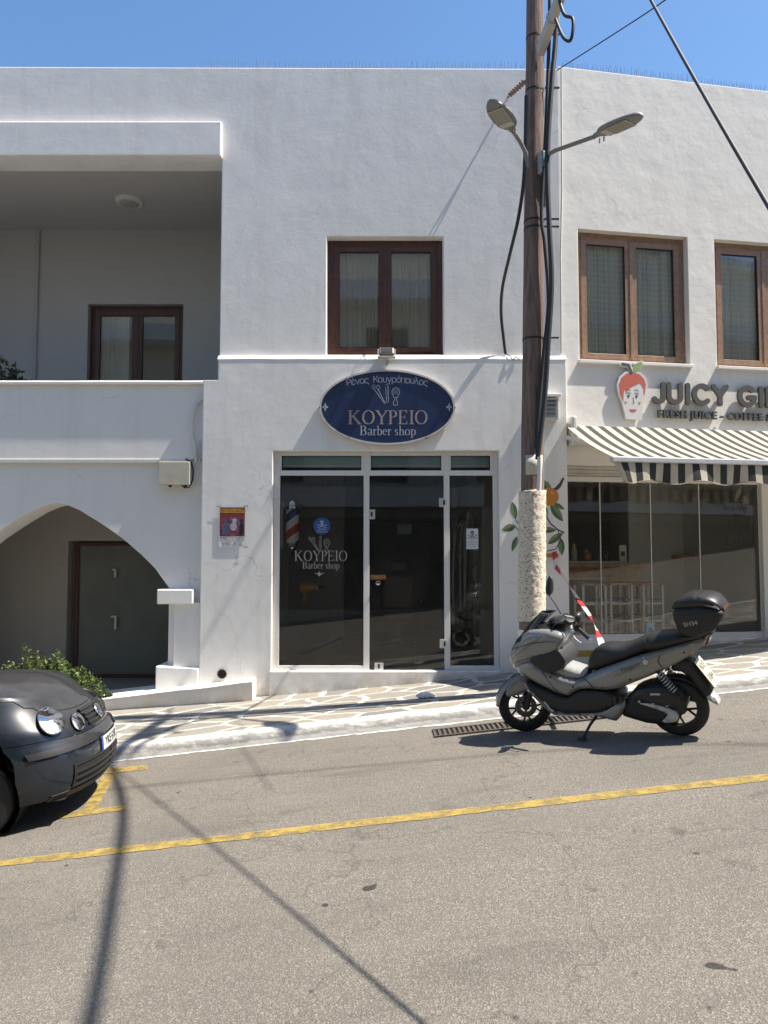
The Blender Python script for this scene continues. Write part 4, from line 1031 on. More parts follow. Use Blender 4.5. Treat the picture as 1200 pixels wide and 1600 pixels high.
# low whitewashed ledge in front of the porch
zl = lambda x: P(160, 1092, 9.7).z+(x-P(160, 1092, 9.7).x)*.115
lx0, lx1 = -8.2, P(394, 1067, 9.7).x
mb = MB(); rows = []
for i in range(40):
    x = lx0+(lx1-lx0)*i/39; j = .01*noise.noise(V((x*2, 3, 0)))
    zt = zl(x)+j; zb_ = min(zt-.04, pave_z(x, 9.75)-.1)
    rows.append([(x, 9.73, zb_), (x, 9.715, zt-.10), (x, 9.69, zt-.03), (x, 9.69, zt-.005), (x, 9.71, zt), (x, 10.0, zt+.005), (x, 10.4, zt+.005), (x, 10.4, zb_)])
mb.grid(rows, closed=True); mb.add(rows[-1], [tuple(range(8))[::-1]])
tag(mb.build('low_wall', M_TRIM, None, smooth=45), 'low whitewashed ledge running along the pavement below the arch', 'ledge')
q = P(347, 1053, 9.99)
mb = MB().lathe([(.055, -.05), (.062, -.05), (.062, .015), (.055, .015), (.055, -.045)], 20, Matrix.Translation((q.x, 9.995, q.z)) @ Matrix.Rotation(pi/2, 4, 'X'), cap=False)
dp = thing('drain_pipe', 'round drain outlet low in the wall left of the shopfront', 'drain pipe', (q.x, 9.99, q.z))
mb.build('pipe_end', plain('dull_grey_pipe', (.16, .15, .14), .7), dp)
MB().lathe([(.0555, -.001), (.001, -.0012)], 20, Matrix.Translation((q.x, 9.994, q.z)) @ Matrix.Rotation(pi/2, 4, 'X')).build('bore', M_HOLE, dp)
q = PV(665, 1091)
mb = MB()
bm = bmesh.new(); bmesh.ops.create_icosphere(bm, subdivisions=3, radius=1)
mb.add([(q.x+v_.co.x*.10*(1+.5*noise.noise(v_.co*2.2)), q.y+v_.co.y*.05*(1+.5*noise.noise(v_.co*3+V((3, 0, 0)))), q.z+.03+v_.co.z*.035*(1+.9*noise.noise(v_.co*2.7+V((0, 5, 0))))) for v_ in bm.verts], [tuple(v_.index for v_ in f.verts) for f in bm.faces]); bm.free()
tag(mb.build('crumpled_tissue', plain('white_tissue', (.72, .71, .69), .9), None), 'crumpled white tissue lying on the paving in front of the door', 'tissue')

# ---------------------------------------------------------------- decals and things in the barber's windows
YG = YF+.0275
dec = thing('window_decal', 'pale KOYPEIO Barber shop lettering with tools drawing on the left shop pane', 'decal', P(500, 870, YG))
M_VINYL = plain('pale_grey_vinyl', (.34, .34, .33), .6)
sign_text('KOYPEIO', .135, .70, 501.5, 876.5, YG, M_VINYL, dec); sign_text('Barber shop', .09, .49, 501.5, 888.5, YG, M_VINYL, dec)
t = P(499, 851, YG); tools(MB(), t.x, t.z, .125, YG).build('tools_drawing', M_VINYL, dec, recalc=False)
t = P(499, 897, YG); MB().union([ell(t.x, t.z, .022, .018, 10), ell(t.x, t.z+.02, .012, .014, 8), ell(t.x, t.z-.022, .01, .01, 8)]+[[(t.x+s*.01, t.z), (t.x+s*.05, t.z+.018), (t.x+s*.055, t.z+.008), (t.x+s*.02, t.z-.008)] for s in (1, -1)], YG, None).build('rosette', M_VINYL, dec, recalc=False)
def skull(mb, cx, cz, s, Y):
    polys = [ell(cx, cz+.25*s, .34*s, .36*s, 20), [(cx-.2*s, cz+.05*s), (cx+.2*s, cz+.05*s), (cx+.17*s, cz-.25*s), (cx-.17*s, cz-.25*s)]]
    for g in (1, -1):
        polys += capsule([(cx-.75*s, cz-.25*s*g-.45*s), (cx+.75*s, cz+.25*s*g-.45*s)], .1*s, 4)
        polys += [ell(cx+g*.76*s, cz-.18*s, .1*s, .1*s, 8), ell(cx+g*.76*s, cz-.72*s, .1*s, .1*s, 8)]
    mb.union(polys, Y, None); return mb
def skull_eyes(cx, cz, s, Y, mat, par):
    MB().union([ell(cx-.14*s, cz+.2*s, .1*s, .11*s, 10), ell(cx+.14*s, cz+.2*s, .1*s, .11*s, 10), ell(cx, cz+.02*s, .05*s, .06*s, 8)], Y, None).build('skull_eyes', mat, par, recalc=False)
t = P(503, 822, YG)
rs = thing('round_sticker', 'round blue skull and crossbones sticker on the left shop pane', 'sticker', t)
M_BLUE = plain('blue_sticker', (.022, .075, .24), .45)
MB().prism([ell(t.x, t.z, .112, .112, 40)], YG-.001, YG+.001).build('disc', M_BLUE, rs)
skull(MB(), t.x, t.z+.03, .07, YG-.0016).build('skull', M_SILV, rs, recalc=False); skull_eyes(t.x, t.z+.03, .07, YG-.0021, M_BLUE, rs)
for txt, s, dz in (('BARBER', .03, .045), ('SHAVE & CUT', .026, .075)): font_mb(MB(), txt, s, Matrix.Translation((t.x, YG-.0016, t.z-dz))).build('lettering', M_SILV, rs, recalc=False)
t = P(738, 842, YG)
hs = thing('hours_sign', 'white skull and crossbones notice on the narrow right shop pane', 'notice', t)
MB().box(t.x-.078, t.x+.078, YG-.001, YG+.001, t.z-.135, t.z+.135).build('paper', plain('white_notice', (.56, .58, .60), .5), hs)
M_NAVYP = plain('navy_print', (.015, .02, .06), .5)
skull(MB(), t.x, t.z+.06, .075, YG-.0016).build('skull', M_NAVYP, hs, recalc=False); skull_eyes(t.x, t.z+.06, .075, YG-.0021, hs.children[0].active_material, hs)
for k_, (txt, s) in enumerate((('BARBER', .02), ('ΑΝΟΙΧΤΑ', .028), ('10-14 & 17-21', .025), ('ΤΗΛ. 22850', .02))): font_mb(MB(), txt, s, Matrix.Translation((t.x, YG-.0016, t.z-(.005 if k_ == 0 else .045+.027*(k_-1))))).build('lettering', M_NAVYP, hs, recalc=False)
# barber's pole
def mat_stripes():
    m, n, b = new_mat('barber_stripes'); v = objvec(n)
    s = nd(n, 'ShaderNodeSeparateXYZ'); n.links.new(v, s.inputs[0])
    u = mth(n, 'FRACT', mth(n, 'DIVIDE', mth(n, 'SUBTRACT', s.outputs[2], mth(n, 'MULTIPLY', s.outputs[0], .75)), .46))
    r = nd(n, 'ShaderNodeValToRGB'); r.color_ramp.interpolation = 'CONSTANT'; e = r.color_ramp.elements
    for p_, c_ in ((.25, (.82, .82, .82)), (.5, (.55, .025, .035)), (.75, (.82, .82, .82))): k_ = e.new(p_); k_.color = (*c_, 1)
    e[0].color = (.02, .06, .28, 1); e[0].position = 0; e[-1].color = (.82, .82, .82, 1)
    n.links.new(u, r.inputs[0]); n.links.new(r.outputs[0], b.inputs['Base Color']); b.inputs['Roughness'].default_value = .2; return m
q = P(457, 822, 10.24)
bp = thing('barber_pole', "striped red white and blue barber's pole inside the left shop pane", 'barber pole', (q.x, 10.24, q.z-.35))
Mb = Matrix.Translation((q.x, 10.24, q.z))
MB().lathe([(.088, -.225), (.088, .215)], 28, Mb).build('striped_cylinder', mat_stripes(), bp, smooth=40)
MB().lathe([(.10, .216), (.115, .225), (.115, .262), (.10, .27), (.10, .30), (.095, .335), (.07, .37), (.03, .39), (.002, .395)], 28, Mb).build('cap', M_CHROME, bp, smooth=35)
MB().lathe([(.002, -.40), (.03, -.395), (.06, -.37), (.085, -.33), (.10, -.285), (.115, -.275), (.115, -.235), (.10, -.226)], 28, Mb).build('base', M_CHROME, bp, smooth=35)
MB().box(q.x-.15, q.x-.125, 10.18, 10.30, q.z-.3, q.z+.33).build('back_plate', M_WHITEPL, bp, bevel=.01)
mb = MB()
for dz in (-.25, .25): mb.box(q.x-.124, q.x-.095, 10.22, 10.26, q.z+dz-.012, q.z+dz+.012)
mb.build('arm', M_CHROME, bp)
# yellow hair dryer, chair, branches in the shop
q = P(480, 917, 11.4)
hd = thing('hair_dryer', 'yellow hair dryer hanging behind the left shop pane', 'hair dryer', (q.x, 11.4, q.z))
M_YEL = plain('yellow_plastic', (.42, .24, .03), .4)
MB().tube([(q.x-.1, 11.4, q.z), (q.x+.02, 11.4, q.z), (q.x+.1, 11.4, q.z+.005), (q.x+.16, 11.4, q.z)], [.07, .075, .045, .05], 14).build('barrel', M_YEL, hd, smooth=50)
MB().tube([(q.x-.03, 11.4, q.z-.06), (q.x-.05, 11.4, q.z-.23)], [.035, .03], 10).build('grip', plain('ochre_plastic', (.25, .15, .03), .4), hd, smooth=50)
MB().tube([(q.x+.1605, 11.4, q.z), (q.x+.24, 11.4, q.z)], [.03, .025], 10).build('nozzle', M_BLACKPL, hd)
q = P(630, 930, 13)
bc = thing('barber_chair', 'dark leather barber chair standing deep inside the dim shop', 'chair', (.25, 13, .3))
M_LEATH = plain('brown_leather', (.07, .04, .028), .35, var=.25, scale=10)
Mc = Matrix.Translation((.25, 13, .3))
MB().lathe([(.32, 0), (.32, .03), (.06, .06), (.05, .45)], 24, Mc).build('pedestal', M_BLACKPL, bc, smooth=40)
MB().box(-.28, .28, -.3, .25, .45, .6, Mc).build('seat', M_LEATH, bc, bevel=.05, seg=4)
MB().box(-.27, .27, .2, .34, .6, 1.2, Mc).build('backrest', M_LEATH, bc, bevel=.05, seg=4)
MB().box(-.14, .14, .2, .32, 1.24, 1.42, Mc).build('headrest', M_LEATH, bc, bevel=.04, seg=4)
for s in (-1, 1): MB().box(s*.36-.05, s*.36+.05, -.25, .25, .72, .8, Mc).build('armrest', M_LEATH, bc, bevel=.03, seg=3)
MB().box(-.2, .2, -.55, -.45, .12, .18, Mc).build('footrest', M_BLACKPL, bc, bevel=.02)
q = P(632, 827, 12.6)
pn = tag(MB().box(q.x-.12, q.x+.12, 12.6, 12.605, q.z-.08, q.z+.08).build('notice', plain('pale_blue_paper', (.16, .2, .22), .6), None), 'pale blue sheet of paper deep inside the shop behind the glass door', 'paper')
M_DRIFT = plain('bleached_branch', (.30, .28, .24), .8, var=.25, scale=20, bmp=.3)
br = thing('branch_display', 'bundle of bleached bent branches standing behind the narrow right shop pane', 'branches', (1.2, 10.8, .3))
rnd = random.Random(4)
for i, (px, py0, py1) in enumerate(((712, 830, 975), (722, 820, 955), (731, 800, 950), (738, 806, 1000), (745, 860, 960), (727, 815, 935))):
    a, b = P(px, py0, 10.8), P(px+rnd.uniform(-6, 4), py1, 10.75); m_ = (a+b)/2+V((rnd.uniform(-.06, .06), 0, .1))
    pts = [a*(1-t)**2+m_*2*t*(1-t)+b*t*t for t in [k_/10 for k_ in range(11)]]
    pts = [a+V((-.06, 0, -.03)), a+V((-.03, 0, .015))]+pts if i % 2 else pts
    MB().tube(pts, [.024-.001*k_ for k_ in range(len(pts))], 8).build('branch', M_DRIFT, br, smooth=60)

# ---------------------------------------------------------------- painted orange branch on the corner pillar
mu = thing('mural', 'painted orange with green leaves on the wall behind the utility pole', 'mural', P(845, 830, 9.999))
M_LEAF1 = plain('mural_leaf_green', (.17, .23, .12), .8, var=.15); M_LEAF2 = plain('mural_dark_leaf_green', (.075, .125, .065), .8, var=.15)
M_ORNG = plain('mural_orange', (.55, .23, .045), .8, var=.12, scale=12); M_STEMP = plain('mural_stem_brown', (.07, .06, .06), .8)
def mural_leaf(px0, py0, px1, py1, wdt, flip=1):
    a, b = P(px0, py0, 9.997), P(px1, py1, 9.997); d = V((b.x-a.x, b.z-a.z)); nrm = V((-d.y, d.x)).normalized()
    up = []; lo = []
    for k_ in range(11):
        t = k_/10; w_ = wdt*sin(pi*t)**.8*(1-.25*t); c = V((a.x, a.z))+d*t
        up.append(tuple(c+nrm*w_)); lo.append(tuple(c-nrm*w_))
    mid = [tuple(V((a.x, a.z))+d*(k_/10)) for k_ in range(11)]
    h1 = MB().add([(x, 9.9985, z) for x, z in up]+[(x, 9.9985, z) for x, z in mid], [(k_, k_+1, 12+k_, 11+k_) for k_ in range(10)]); h2 = MB().add([(x, 9.9985, z) for x, z in mid]+[(x, 9.9985, z) for x, z in lo], [(k_, k_+1, 12+k_, 11+k_) for k_ in range(10)])
    o = h1.build('leaf', M_LEAF1 if flip > 0 else M_LEAF2, mu, recalc=False); h2.build('leaf_half', M_LEAF2 if flip > 0 else M_LEAF1, mu, recalc=False)
for a in ((846, 750, 862, 770, .06, 1), (852, 790, 850, 815, .05, 1), (860, 788, 880, 815, .06, 1), (864, 786, 882, 796, .035, -1), (844, 828, 870, 828, .045, 1), (856, 850, 880, 832, .05, 1), (876, 840, 878, 868, .05, -1), (806, 822, 784, 828, .055, -1), (800, 784, 806, 812, .05, -1), (808, 838, 800, 862, .04, 1), (866, 768, 880, 752, .03, -1), (846, 862, 848, 880, .04, 1)): mural_leaf(*a)
t = P(858, 776, 9.9975); MB().union([ell(t.x, t.z, .125, .118, 28)], 9.9975, None).build('orange', M_ORNG, mu, recalc=False)
MB().union([ell(t.x+.04, t.z+.05, .02, .02, 12)], 9.9968, None).build('orange_gleam', plain('mural_pale_orange', (.62, .34, .14), .8), mu, recalc=False)
f2 = lambda px, py: (P(px, py, 9.998).x, P(px, py, 9.998).z)
MB().union(capsule([f2(880, 748), f2(872, 762), f2(862, 766)], .03, 4)+capsule([f2(853, 805), f2(860, 818), f2(872, 828), f2(881, 832)], .018, 4)+capsule([f2(850, 790), f2(846, 812), f2(838, 830), f2(820, 838), f2(806, 824)], .012, 3)+capsule([f2(872, 828), f2(876, 845), f2(868, 858), f2(850, 862)], .012, 3)+capsule([f2(820, 838), f2(806, 812)], .010, 3), 9.9980, None).build('stem', M_STEMP, mu, recalc=False)
# electricity meter cabinet at the corner
q0, q1, r0, r1 = pr(848, 621, 874, 655, 9.86)
mt = thing('meter_box', 'small grey electricity meter box below the ledge at the building corner', 'meter box', ((q0+q1)/2, 9.9, r0))
MB().box(q0, q1, 9.87, 10.0, r0, r1).build('box', M_WHITEPL, mt, bevel=.008)
MB().box(q0+.03, q1-.02, 9.855, 9.8695, r0+.03, r1-.03).build('window', plain('grey_meter_window', (.28, .29, .29), .25), mt)
mb = MB()
for k_ in range(4): mb.box(q0+.05, q1-.05, 9.850, 9.8545, r0+.06+.055*k_, r0+.085+.055*k_)
mb.build('meter_marks', plain('dark_meter_marks', (.09, .09, .09), .5), mt)
MB().box(q0-.06, q1+.03, 9.84, 10.0, r1+.012, r1+.05).build('rain_hood', M_TRIM, mt, bevel=.006)
o = MB().tube([P(x, y, 10.05) for x, y in ((877, 108), (878, 300), (876, 400), (877, 552))], .013, 6).build('corner_cable', M_WHITEPL, None, smooth=60); tag(o, 'thin white cable running down the building corner behind the pole', 'cable')

# ================================================================ utility pole
B0 = V((1.60, 8.45, pave_z(1.6, 8.45)-.02)); T0 = V((1.80, 8.72, 8.95))
ax_p = (T0-B0)
def on_pole(z): return B0+ax_p*((z-B0.z)/ax_p.z)
UP = thing('utility_pole', 'tall leaning wooden utility pole with roughcast whitewashed foot', 'utility pole', B0)
def mat_pole():
    m, n, b = new_mat('weathered_pole_wood'); v = objvec(n, (14, 14, .45)); f = noise_tex(n, v, 3.2, 7, .7, .6); w_ = objvec(n, (40, 40, 1.2)); g = noise_tex(n, w_, 3, 5, .7)
    n.links.new(ramp(n, f, [(.3, (.085, .056, .046)), (.5, (.19, .13, .105)), (.72, (.33, .245, .205))]), b.inputs['Base Color']); b.inputs['Roughness'].default_value = .85
    bump(n, b, mth(n, 'ADD', f, mth(n, 'MULTIPLY', g, .6)), .9, .02); return m
zs_ = P(826, 766, 8.4).z
pts = [on_pole(zs_-.05+(9.0-zs_)*i/24) for i in range(25)]
MB().tube([p+V((.006*noise.noise(V((i*.6, 0, 0))), .006*noise.noise(V((0, i*.6, 0))), 0)) for i, p in enumerate(pts)], [.128-.028*i/24 for i in range(25)], 24).build('shaft', mat_pole(), UP, smooth=60)
def mat_rough():
    m, n, b = new_mat('roughcast_plaster'); v = objvec(n, (1, 1, 1.6)); f = noise_tex(n, v, 34, 4, .65); g = noise_tex(n, v, 90, 3, .6)
    c = ramp(n, f, [(.36, (.20, .11, .055)), (.43, (.56, .49, .37)), (.6, (.72, .66, .55))]); n.links.new(c, b.inputs['Base Color']); b.inputs['Roughness'].default_value = .9
    bump(n, b, mth(n, 'ADD', f, mth(n, 'MULTIPLY', g, .3)), .6, .012); return m
zr0 = P(822, 970, 8.4).z
mb = MB(); rows = []
for i in range(70):
    z = zr0+(zs_-zr0)*i/69; c = on_pole(z); r_ = []
    for k_ in range(64):
        a = 2*pi*k_/64; rad = .150+.004*noise.noise(V((cos(a)*2, sin(a)*2, z*2)))+.008*noise.noise(V((cos(a)*9, sin(a)*9, z*26)))+.004*noise.noise(V((cos(a)*22, sin(a)*22, z*60)))
        r_.append((c.x+rad*cos(a), c.y+rad*sin(a), z+(.03*noise.noise(V((cos(a)*2.5, sin(a)*2.5, 7)))+.012*noise.noise(V((cos(a)*9, sin(a)*9, 3))))*max(0, (i-60)/9)+(-.035*abs(noise.noise(V((cos(a)*3, sin(a)*3, 1)))))*max(0, (8-i)/8)))
    rows.append(r_)
mb.grid(rows, closed=True); mb.add(rows[-1], [tuple(range(64))]); mb.build('roughcast_sleeve', mat_rough(), UP, smooth=180)
zc = P(820, 985, 8.4).z
mb = MB().tube([on_pole(zc-.01), on_pole(zr0+.01)], .135, 28); mb.build('bare_ring', plain('brown_bare_concrete', (.20, .15, .12), .9, var=.4, scale=70, bmp=.5), UP, smooth=60)
mb = MB().tube([on_pole(B0.z-.05), on_pole(zc)], .146, 32); mb.build('painted_foot', M_WALL_SMOOTH, UP, smooth=60)
c = on_pole(P(828, 726, 8.4).z); M_PLATE = plain('pale_tin_plate', (.50, .47, .40), .5, var=.12)
mb = MB(); mb.grid([[(c.x+.133*cos(a), c.y+.133*sin(a), c.z+dz) for a in [R(-135+90*k_/10) for k_ in range(11)]] for dz in (-.11, .11)]); o = mb.build('tin_plate', M_PLATE, UP, smooth=60, recalc=False)
mod = o.modifiers.new('Solid', 'SOLIDIFY'); mod.thickness = .004
c = on_pole(P(846, 247, 8.4).z)+V((.075, -.12, 0))
Mcb = Matrix.Translation(c) @ Matrix.Rotation(R(25), 4, 'Z')
cbx = MB().box(-.05, .05, -.04, .05, -.13, .13, Mcb).build('control_box', plain('grey_control_box', (.36, .36, .33), .5), UP, bevel=.008)
MB().box(-.042, .042, -.06, -.0405, -.06, .115, Mcb).build('cover', plain('blue_green_cover', (.13, .28, .28), .3), cbx, bevel=.006)
MB().tube([c+V((.02, 0, -.131)), c+V((.02, .02, -.5))], .022, 10).build('spout', plain('grey_control_pipe', (.30, .29, .27), .5), cbx, smooth=60)
for py in (44, 130, 340, 352, 528):                    # pole straps and clips with the cable hooks
    z = P(845, py, 8.5).z; cc = on_pole(z)
    mb = MB().lathe([(.127-.028*(z-2.7)/6.2+.004, -.012), (.127-.028*(z-2.7)/6.2+.004, .012)], 24, Matrix.Translation(cc), cap=False)
    mb.box(cc.x+.10, cc.x+.27, cc.y-.09, cc.y-.07, z-.008, z+.008); mb.build('clip', M_BLACKMATT, UP)
# bracket arm at the head of the pole
bk0 = on_pole(P(846, 75, 8.5).z)+V((.04, -.12, 0)); BE = V((2.10, 7.25, 8.32))
M_ARM = plain('pale_bracket_paint', (.46, .44, .41), .5, var=.1)
d = (BE-bk0); sd = V((1, 0, 0)); mb = MB()
q_ = [bk0+V((-.045, 0, -.06)), bk0+V((.045, 0, -.06)), bk0+V((.045, 0, .06)), bk0+V((-.045, 0, .06))]
mb.add(q_+[p+d for p in q_], [(3, 2, 1, 0), (4, 5, 6, 7), (0, 1, 5, 4), (1, 2, 6, 5), (2, 3, 7, 6), (3, 0, 4, 7)])
for t in (.25, .5, .8): mb.tube([bk0+d*t+V((.07*cos(a), 0, .085*sin(a))) for a in [2*pi*k_/16 for k_ in range(17)]], .008, 5)
mb.build('bracket_arm', M_ARM, UP, bevel=.006)
MB().tube([bk0+d*.6+V((.05, 0, -.05)), bk0+d*.75+V((.16, 0, -.12)), bk0+d*.95+V((.15, 0, .0))], .035, 8).build('insulator', plain('white_insulator', (.55, .53, .50), .3), UP, smooth=60)
# two LED street lamps
M_LAMPGREY = plain('grey_lamp_casting', (.20, .195, .19), .5, var=.1); M_LED = plain('led_panel', (.42, .39, .32), .3, var=.12, scale=60); M_LEDP = plain('pale_led_frame', (.46, .44, .40), .4)
def lamp(label, arm, head0, head1, roll):
    A, B = V(head0), V(head1); L = thing('street_lamp', label, 'street lamp', arm[0], group='LED street lamps on the utility pole')
    MB().tube(arm+[A], .024, 12).build('arm', M_LAMPGREY, L, smooth=60)
    x = (B-A).normalized(); y = V((0, 0, 1)).cross(x).normalized(); z = x.cross(y)
    q_ = Matrix.Rotation(R(roll), 3, x); y = q_ @ y; z = q_ @ z
    M = Matrix.Translation(A) @ Matrix(((x.x, y.x, z.x), (x.y, y.y, z.y), (x.z, y.z, z.z))).to_4x4(); Ln = (B-A).length
    prof = [(0, .035), (.06, .04), (.12, .075), (.2, .105), (.35, .118), (.5, .112), (.62, .095), (.72, .065), (.78, .035), (.8, .004)]
    sc = Ln/.8; rows = []
    for px, hw in prof:
        r_ = []
        for k_ in range(20):
            a = 2*pi*k_/20; zz_ = sin(a); r_.append((px*sc, hw*cos(a)*1.05, (.055 if zz_ > 0 else .018)*zz_*min(1, hw/.06)))
        rows.append(r_)
    mb = MB(); mb.grid([[M @ V(p) for p in r_] for r_ in rows], closed=True); mb.add([M @ V(p) for p in rows[0]], [tuple(range(20))[::-1]])
    mb.tube([M @ V((.03, .04, -.02)), M @ V((.03, .04, -.07))], .008, 6); mb.tube([M @ V((.09, .04, -.02)), M @ V((.09, .04, -.07))], .008, 6)
    hd_ = mb.build('lamp_head', M_LAMPGREY, L, smooth=45)
    o = MB().box(.28*sc, .62*sc, -.085, .085, -.026, -.0185, M).build('led_panel', M_LED, hd_, bevel=.003)
    mb = MB()
    for k_ in range(9): mb.box((.285+.037*k_)*sc, (.292+.037*k_)*sc, -.083, .083, -.030, -.0265, M)
    mb.build('led_ribs', M_LAMPGREY, hd_)
    MB().box(.17*sc, .275*sc, -.075, .075, -.024, -.018, M).build('driver_cover', M_LEDP, hd_, bevel=.004)
pA = on_pole(P(838, 240, 8.5).z)
lamp('grey LED street lamp leaning out left of the utility pole', [P(824, 262, 8.45), P(822, 240, 8.42), P(812, 220, 8.33)], P(802, 205, 8.22), P(765, 158, 7.72), 0)
lamp('grey LED street lamp reaching out right of the utility pole', [P(853, 250, 8.45), P(856, 242, 8.40), P(868, 235, 8.32)], P(930, 213, 7.98), P(1004, 180, 7.45), 0)
# cables
def cable(pts, r, name, label, mat=M_CABLE, cat='cable', group=None):
    P3 = [V(p) for p in pts]; out = []
    for i in range(len(P3)-1):
        a, b, c, d_ = P3[max(0, i-1)], P3[i], P3[i+1], P3[min(len(P3)-1, i+2)]
        for k_ in range(6):
            t = k_/6; out.append(.5*((2*b)+(c-a)*t+(2*a-5*b+4*c-d_)*t*t+(3*b-a-3*c+d_)*t**3))
    out.append(P3[-1]); return tag(MB().tube(out, r, 8).build(name, mat, None, smooth=60), label, cat, group)
pc = lambda x, y, Y: P(x, y, Y)
cable([pc(872, -60, 8.45), pc(868, 60, 8.45), pc(862, 130, 8.42), pc(855, 250, 8.40), pc(858, 350, 8.38), pc(862, 440, 8.36), pc(857, 530, 8.34), pc(851, 620, 8.33), pc(842, 700, 8.32), pc(840, 718, 8.32)], .029, 'pole_cable', 'thickest black cable clipped down the right side of the utility pole')
cable([pc(860, -60, 8.52), pc(858, 60, 8.5), pc(853, 200, 8.48), pc(846, 330, 8.48), pc(851, 380, 8.46), pc(857, 470, 8.45), pc(849, 560, 8.44), pc(842, 640, 8.42), pc(838, 700, 8.4)], .022, 'pole_cable', 'thinner black cable between the wooden pole and the thick cable')
cable([pc(843, 714, 8.3), pc(843, 740, 8.3), pc(842, 766, 8.3)], .026, 'conduit', 'short white conduit stub on the pole above the roughcast sleeve', M_WHITEPL, 'conduit')
cable([pc(822, 150, 8.5), pc(819, 270, 8.45), pc(810, 340, 8.6), pc(796, 400, 9.1), pc(785, 450, 9.6), pc(783, 490, 9.9), pc(787, 530, 10.02), pc(790, 553, 10.04)], .02, 'hanging_cable', 'black cable curving from the pole down to the ledge left of it')
cable([pc(790, 553, 10.03), pc(797, 556, 9.99), pc(801, 562, 9.985), pc(806, 558, 9.99), pc(812, 562, 9.985)], .006, 'cable_tail', 'frayed thin cable ends lying on the ledge beside the pole')
cable([pc(867, -30, 8.1), pc(880, 20, 7.9), pc(895, 30, 7.8), pc(892, 62, 7.8), pc(880, 58, 7.9), pc(868, 30, 8.1)], .018, 'cable_loop', 'black loop of spare cable hanging from the pale bracket arm')
cable([pc(870, 110, 9.6), pc(958, 54, 8.4), pc(1045, -4, 7.2), pc(1180, -110, 5.8)], .007, 'thin_wire', 'thin wire running up right from the pole into the sky', cat='wire')
G_end = V((1.44, .75, .25))
cable([BE, BE+(G_end-BE)*.25+V((0, 0, -.06)), BE+(G_end-BE)*.5+V((0, 0, -.09)), BE+(G_end-BE)*.75+V((0, 0, -.06)), G_end], .010, 'stay_cable', 'thick black stay cable slanting down across the upper right')
def shade_pt(px, py, h):    # a point h above the road whose shadow falls on that road pixel
    g = RD(px, py); return g-LD/(-LD.z)*(-h)*(-1) if False else g+V((-LD.x/-LD.z*1.0, -LD.y/-LD.z, 1.0))*h
cable([BE, shade_pt(192, 1260, 8.0), shade_pt(176, 1400, 7.7), shade_pt(140, 1600, 7.2), shade_pt(60, 1900, 6.9)], .034, 'overhead_cable', 'overhead cable crossing the street from the pole bracket')
cable([shade_pt(1500, 1184, 11.6), shade_pt(800, 1177, 11.2), V((-3, 6.2, 11.6)), V((-9, 5.6, 12.2))], .012, 'overhead_wire', 'thin overhead wire strung along the street', cat='wire')
# chain from the wall to the pole
ch = thing('tie_chain', 'rusty knotted tie between the wall and the top of the pole', 'tie', P(795, 150, 10.08))
a, b = P(795, 150, 10.08), on_pole(P(823, 116, 8.6).z)+V((-.1, .05, 0))
M_RUSTCH = plain('rusty_tie', (.19, .12, .09), .8, var=.35, scale=50)
for i in range(15):
    c0, c1_ = a+(b-a)*(i/15.0), a+(b-a)*((i+1)/15.0); dd = (c1_-c0); x = dd.normalized(); y = x.orthogonal().normalized()
    if i % 2: y = x.cross(y)
    m_ = (c0+c1_)/2; MB().tube([m_+x*(.062*cos(t))+y*(.028*sin(t)) for t in [2*pi*k_/12 for k_ in range(13)]], .010, 5).build('link', M_RUSTCH, ch, smooth=60)
# red and white barrier tape
mb = MB(); pts = [(866, 862, 9.96), (868, 885, 9.9), (884, 905, 9.5), (903, 935, 8.9), (922, 962, 8.2), (933, 985, 7.6), (941, 1008, 7.1)]
P3 = [P(*p) for p in pts]; dense = []
for i in range(len(P3)-1):
    for k_ in range(8): dense.append(P3[i].lerp(P3[i+1], k_/8))
dense.append(P3[-1])
for i in range(len(dense)-1):
    a, b = dense[i], dense[i+1]; ang = i*.13; wv_ = V((cos(ang)*.03, 0, sin(ang)*.02+.012)); ang2 = (i+1)*.13; w2 = V((cos(ang2)*.03, 0, sin(ang2)*.02+.012))
    mb.add([a-wv_, a+wv_, b+w2, b-w2], [(0, 1, 2, 3)], (i//4) % 2)
o = mb.build('barrier_tape', [plain('red_tape', (.50, .03, .035), .4), plain('white_tape', (.62, .60, .58), .4)], None, recalc=True)
tag(o, 'strip of red and white barrier tape stretched from the mural to the scooter seat', 'tape')
q = P(864, 868, 9.99); MB_ = MB().box(q.x-.09, q.x+.07, 9.985, 9.995, q.z-.025, q.z+.025); tag(MB_.build('tape_strip', plain('brown_packing_tape', (.42, .24, .06), .4), None), 'piece of brown packing tape fixing the barrier tape to the wall', 'tape')

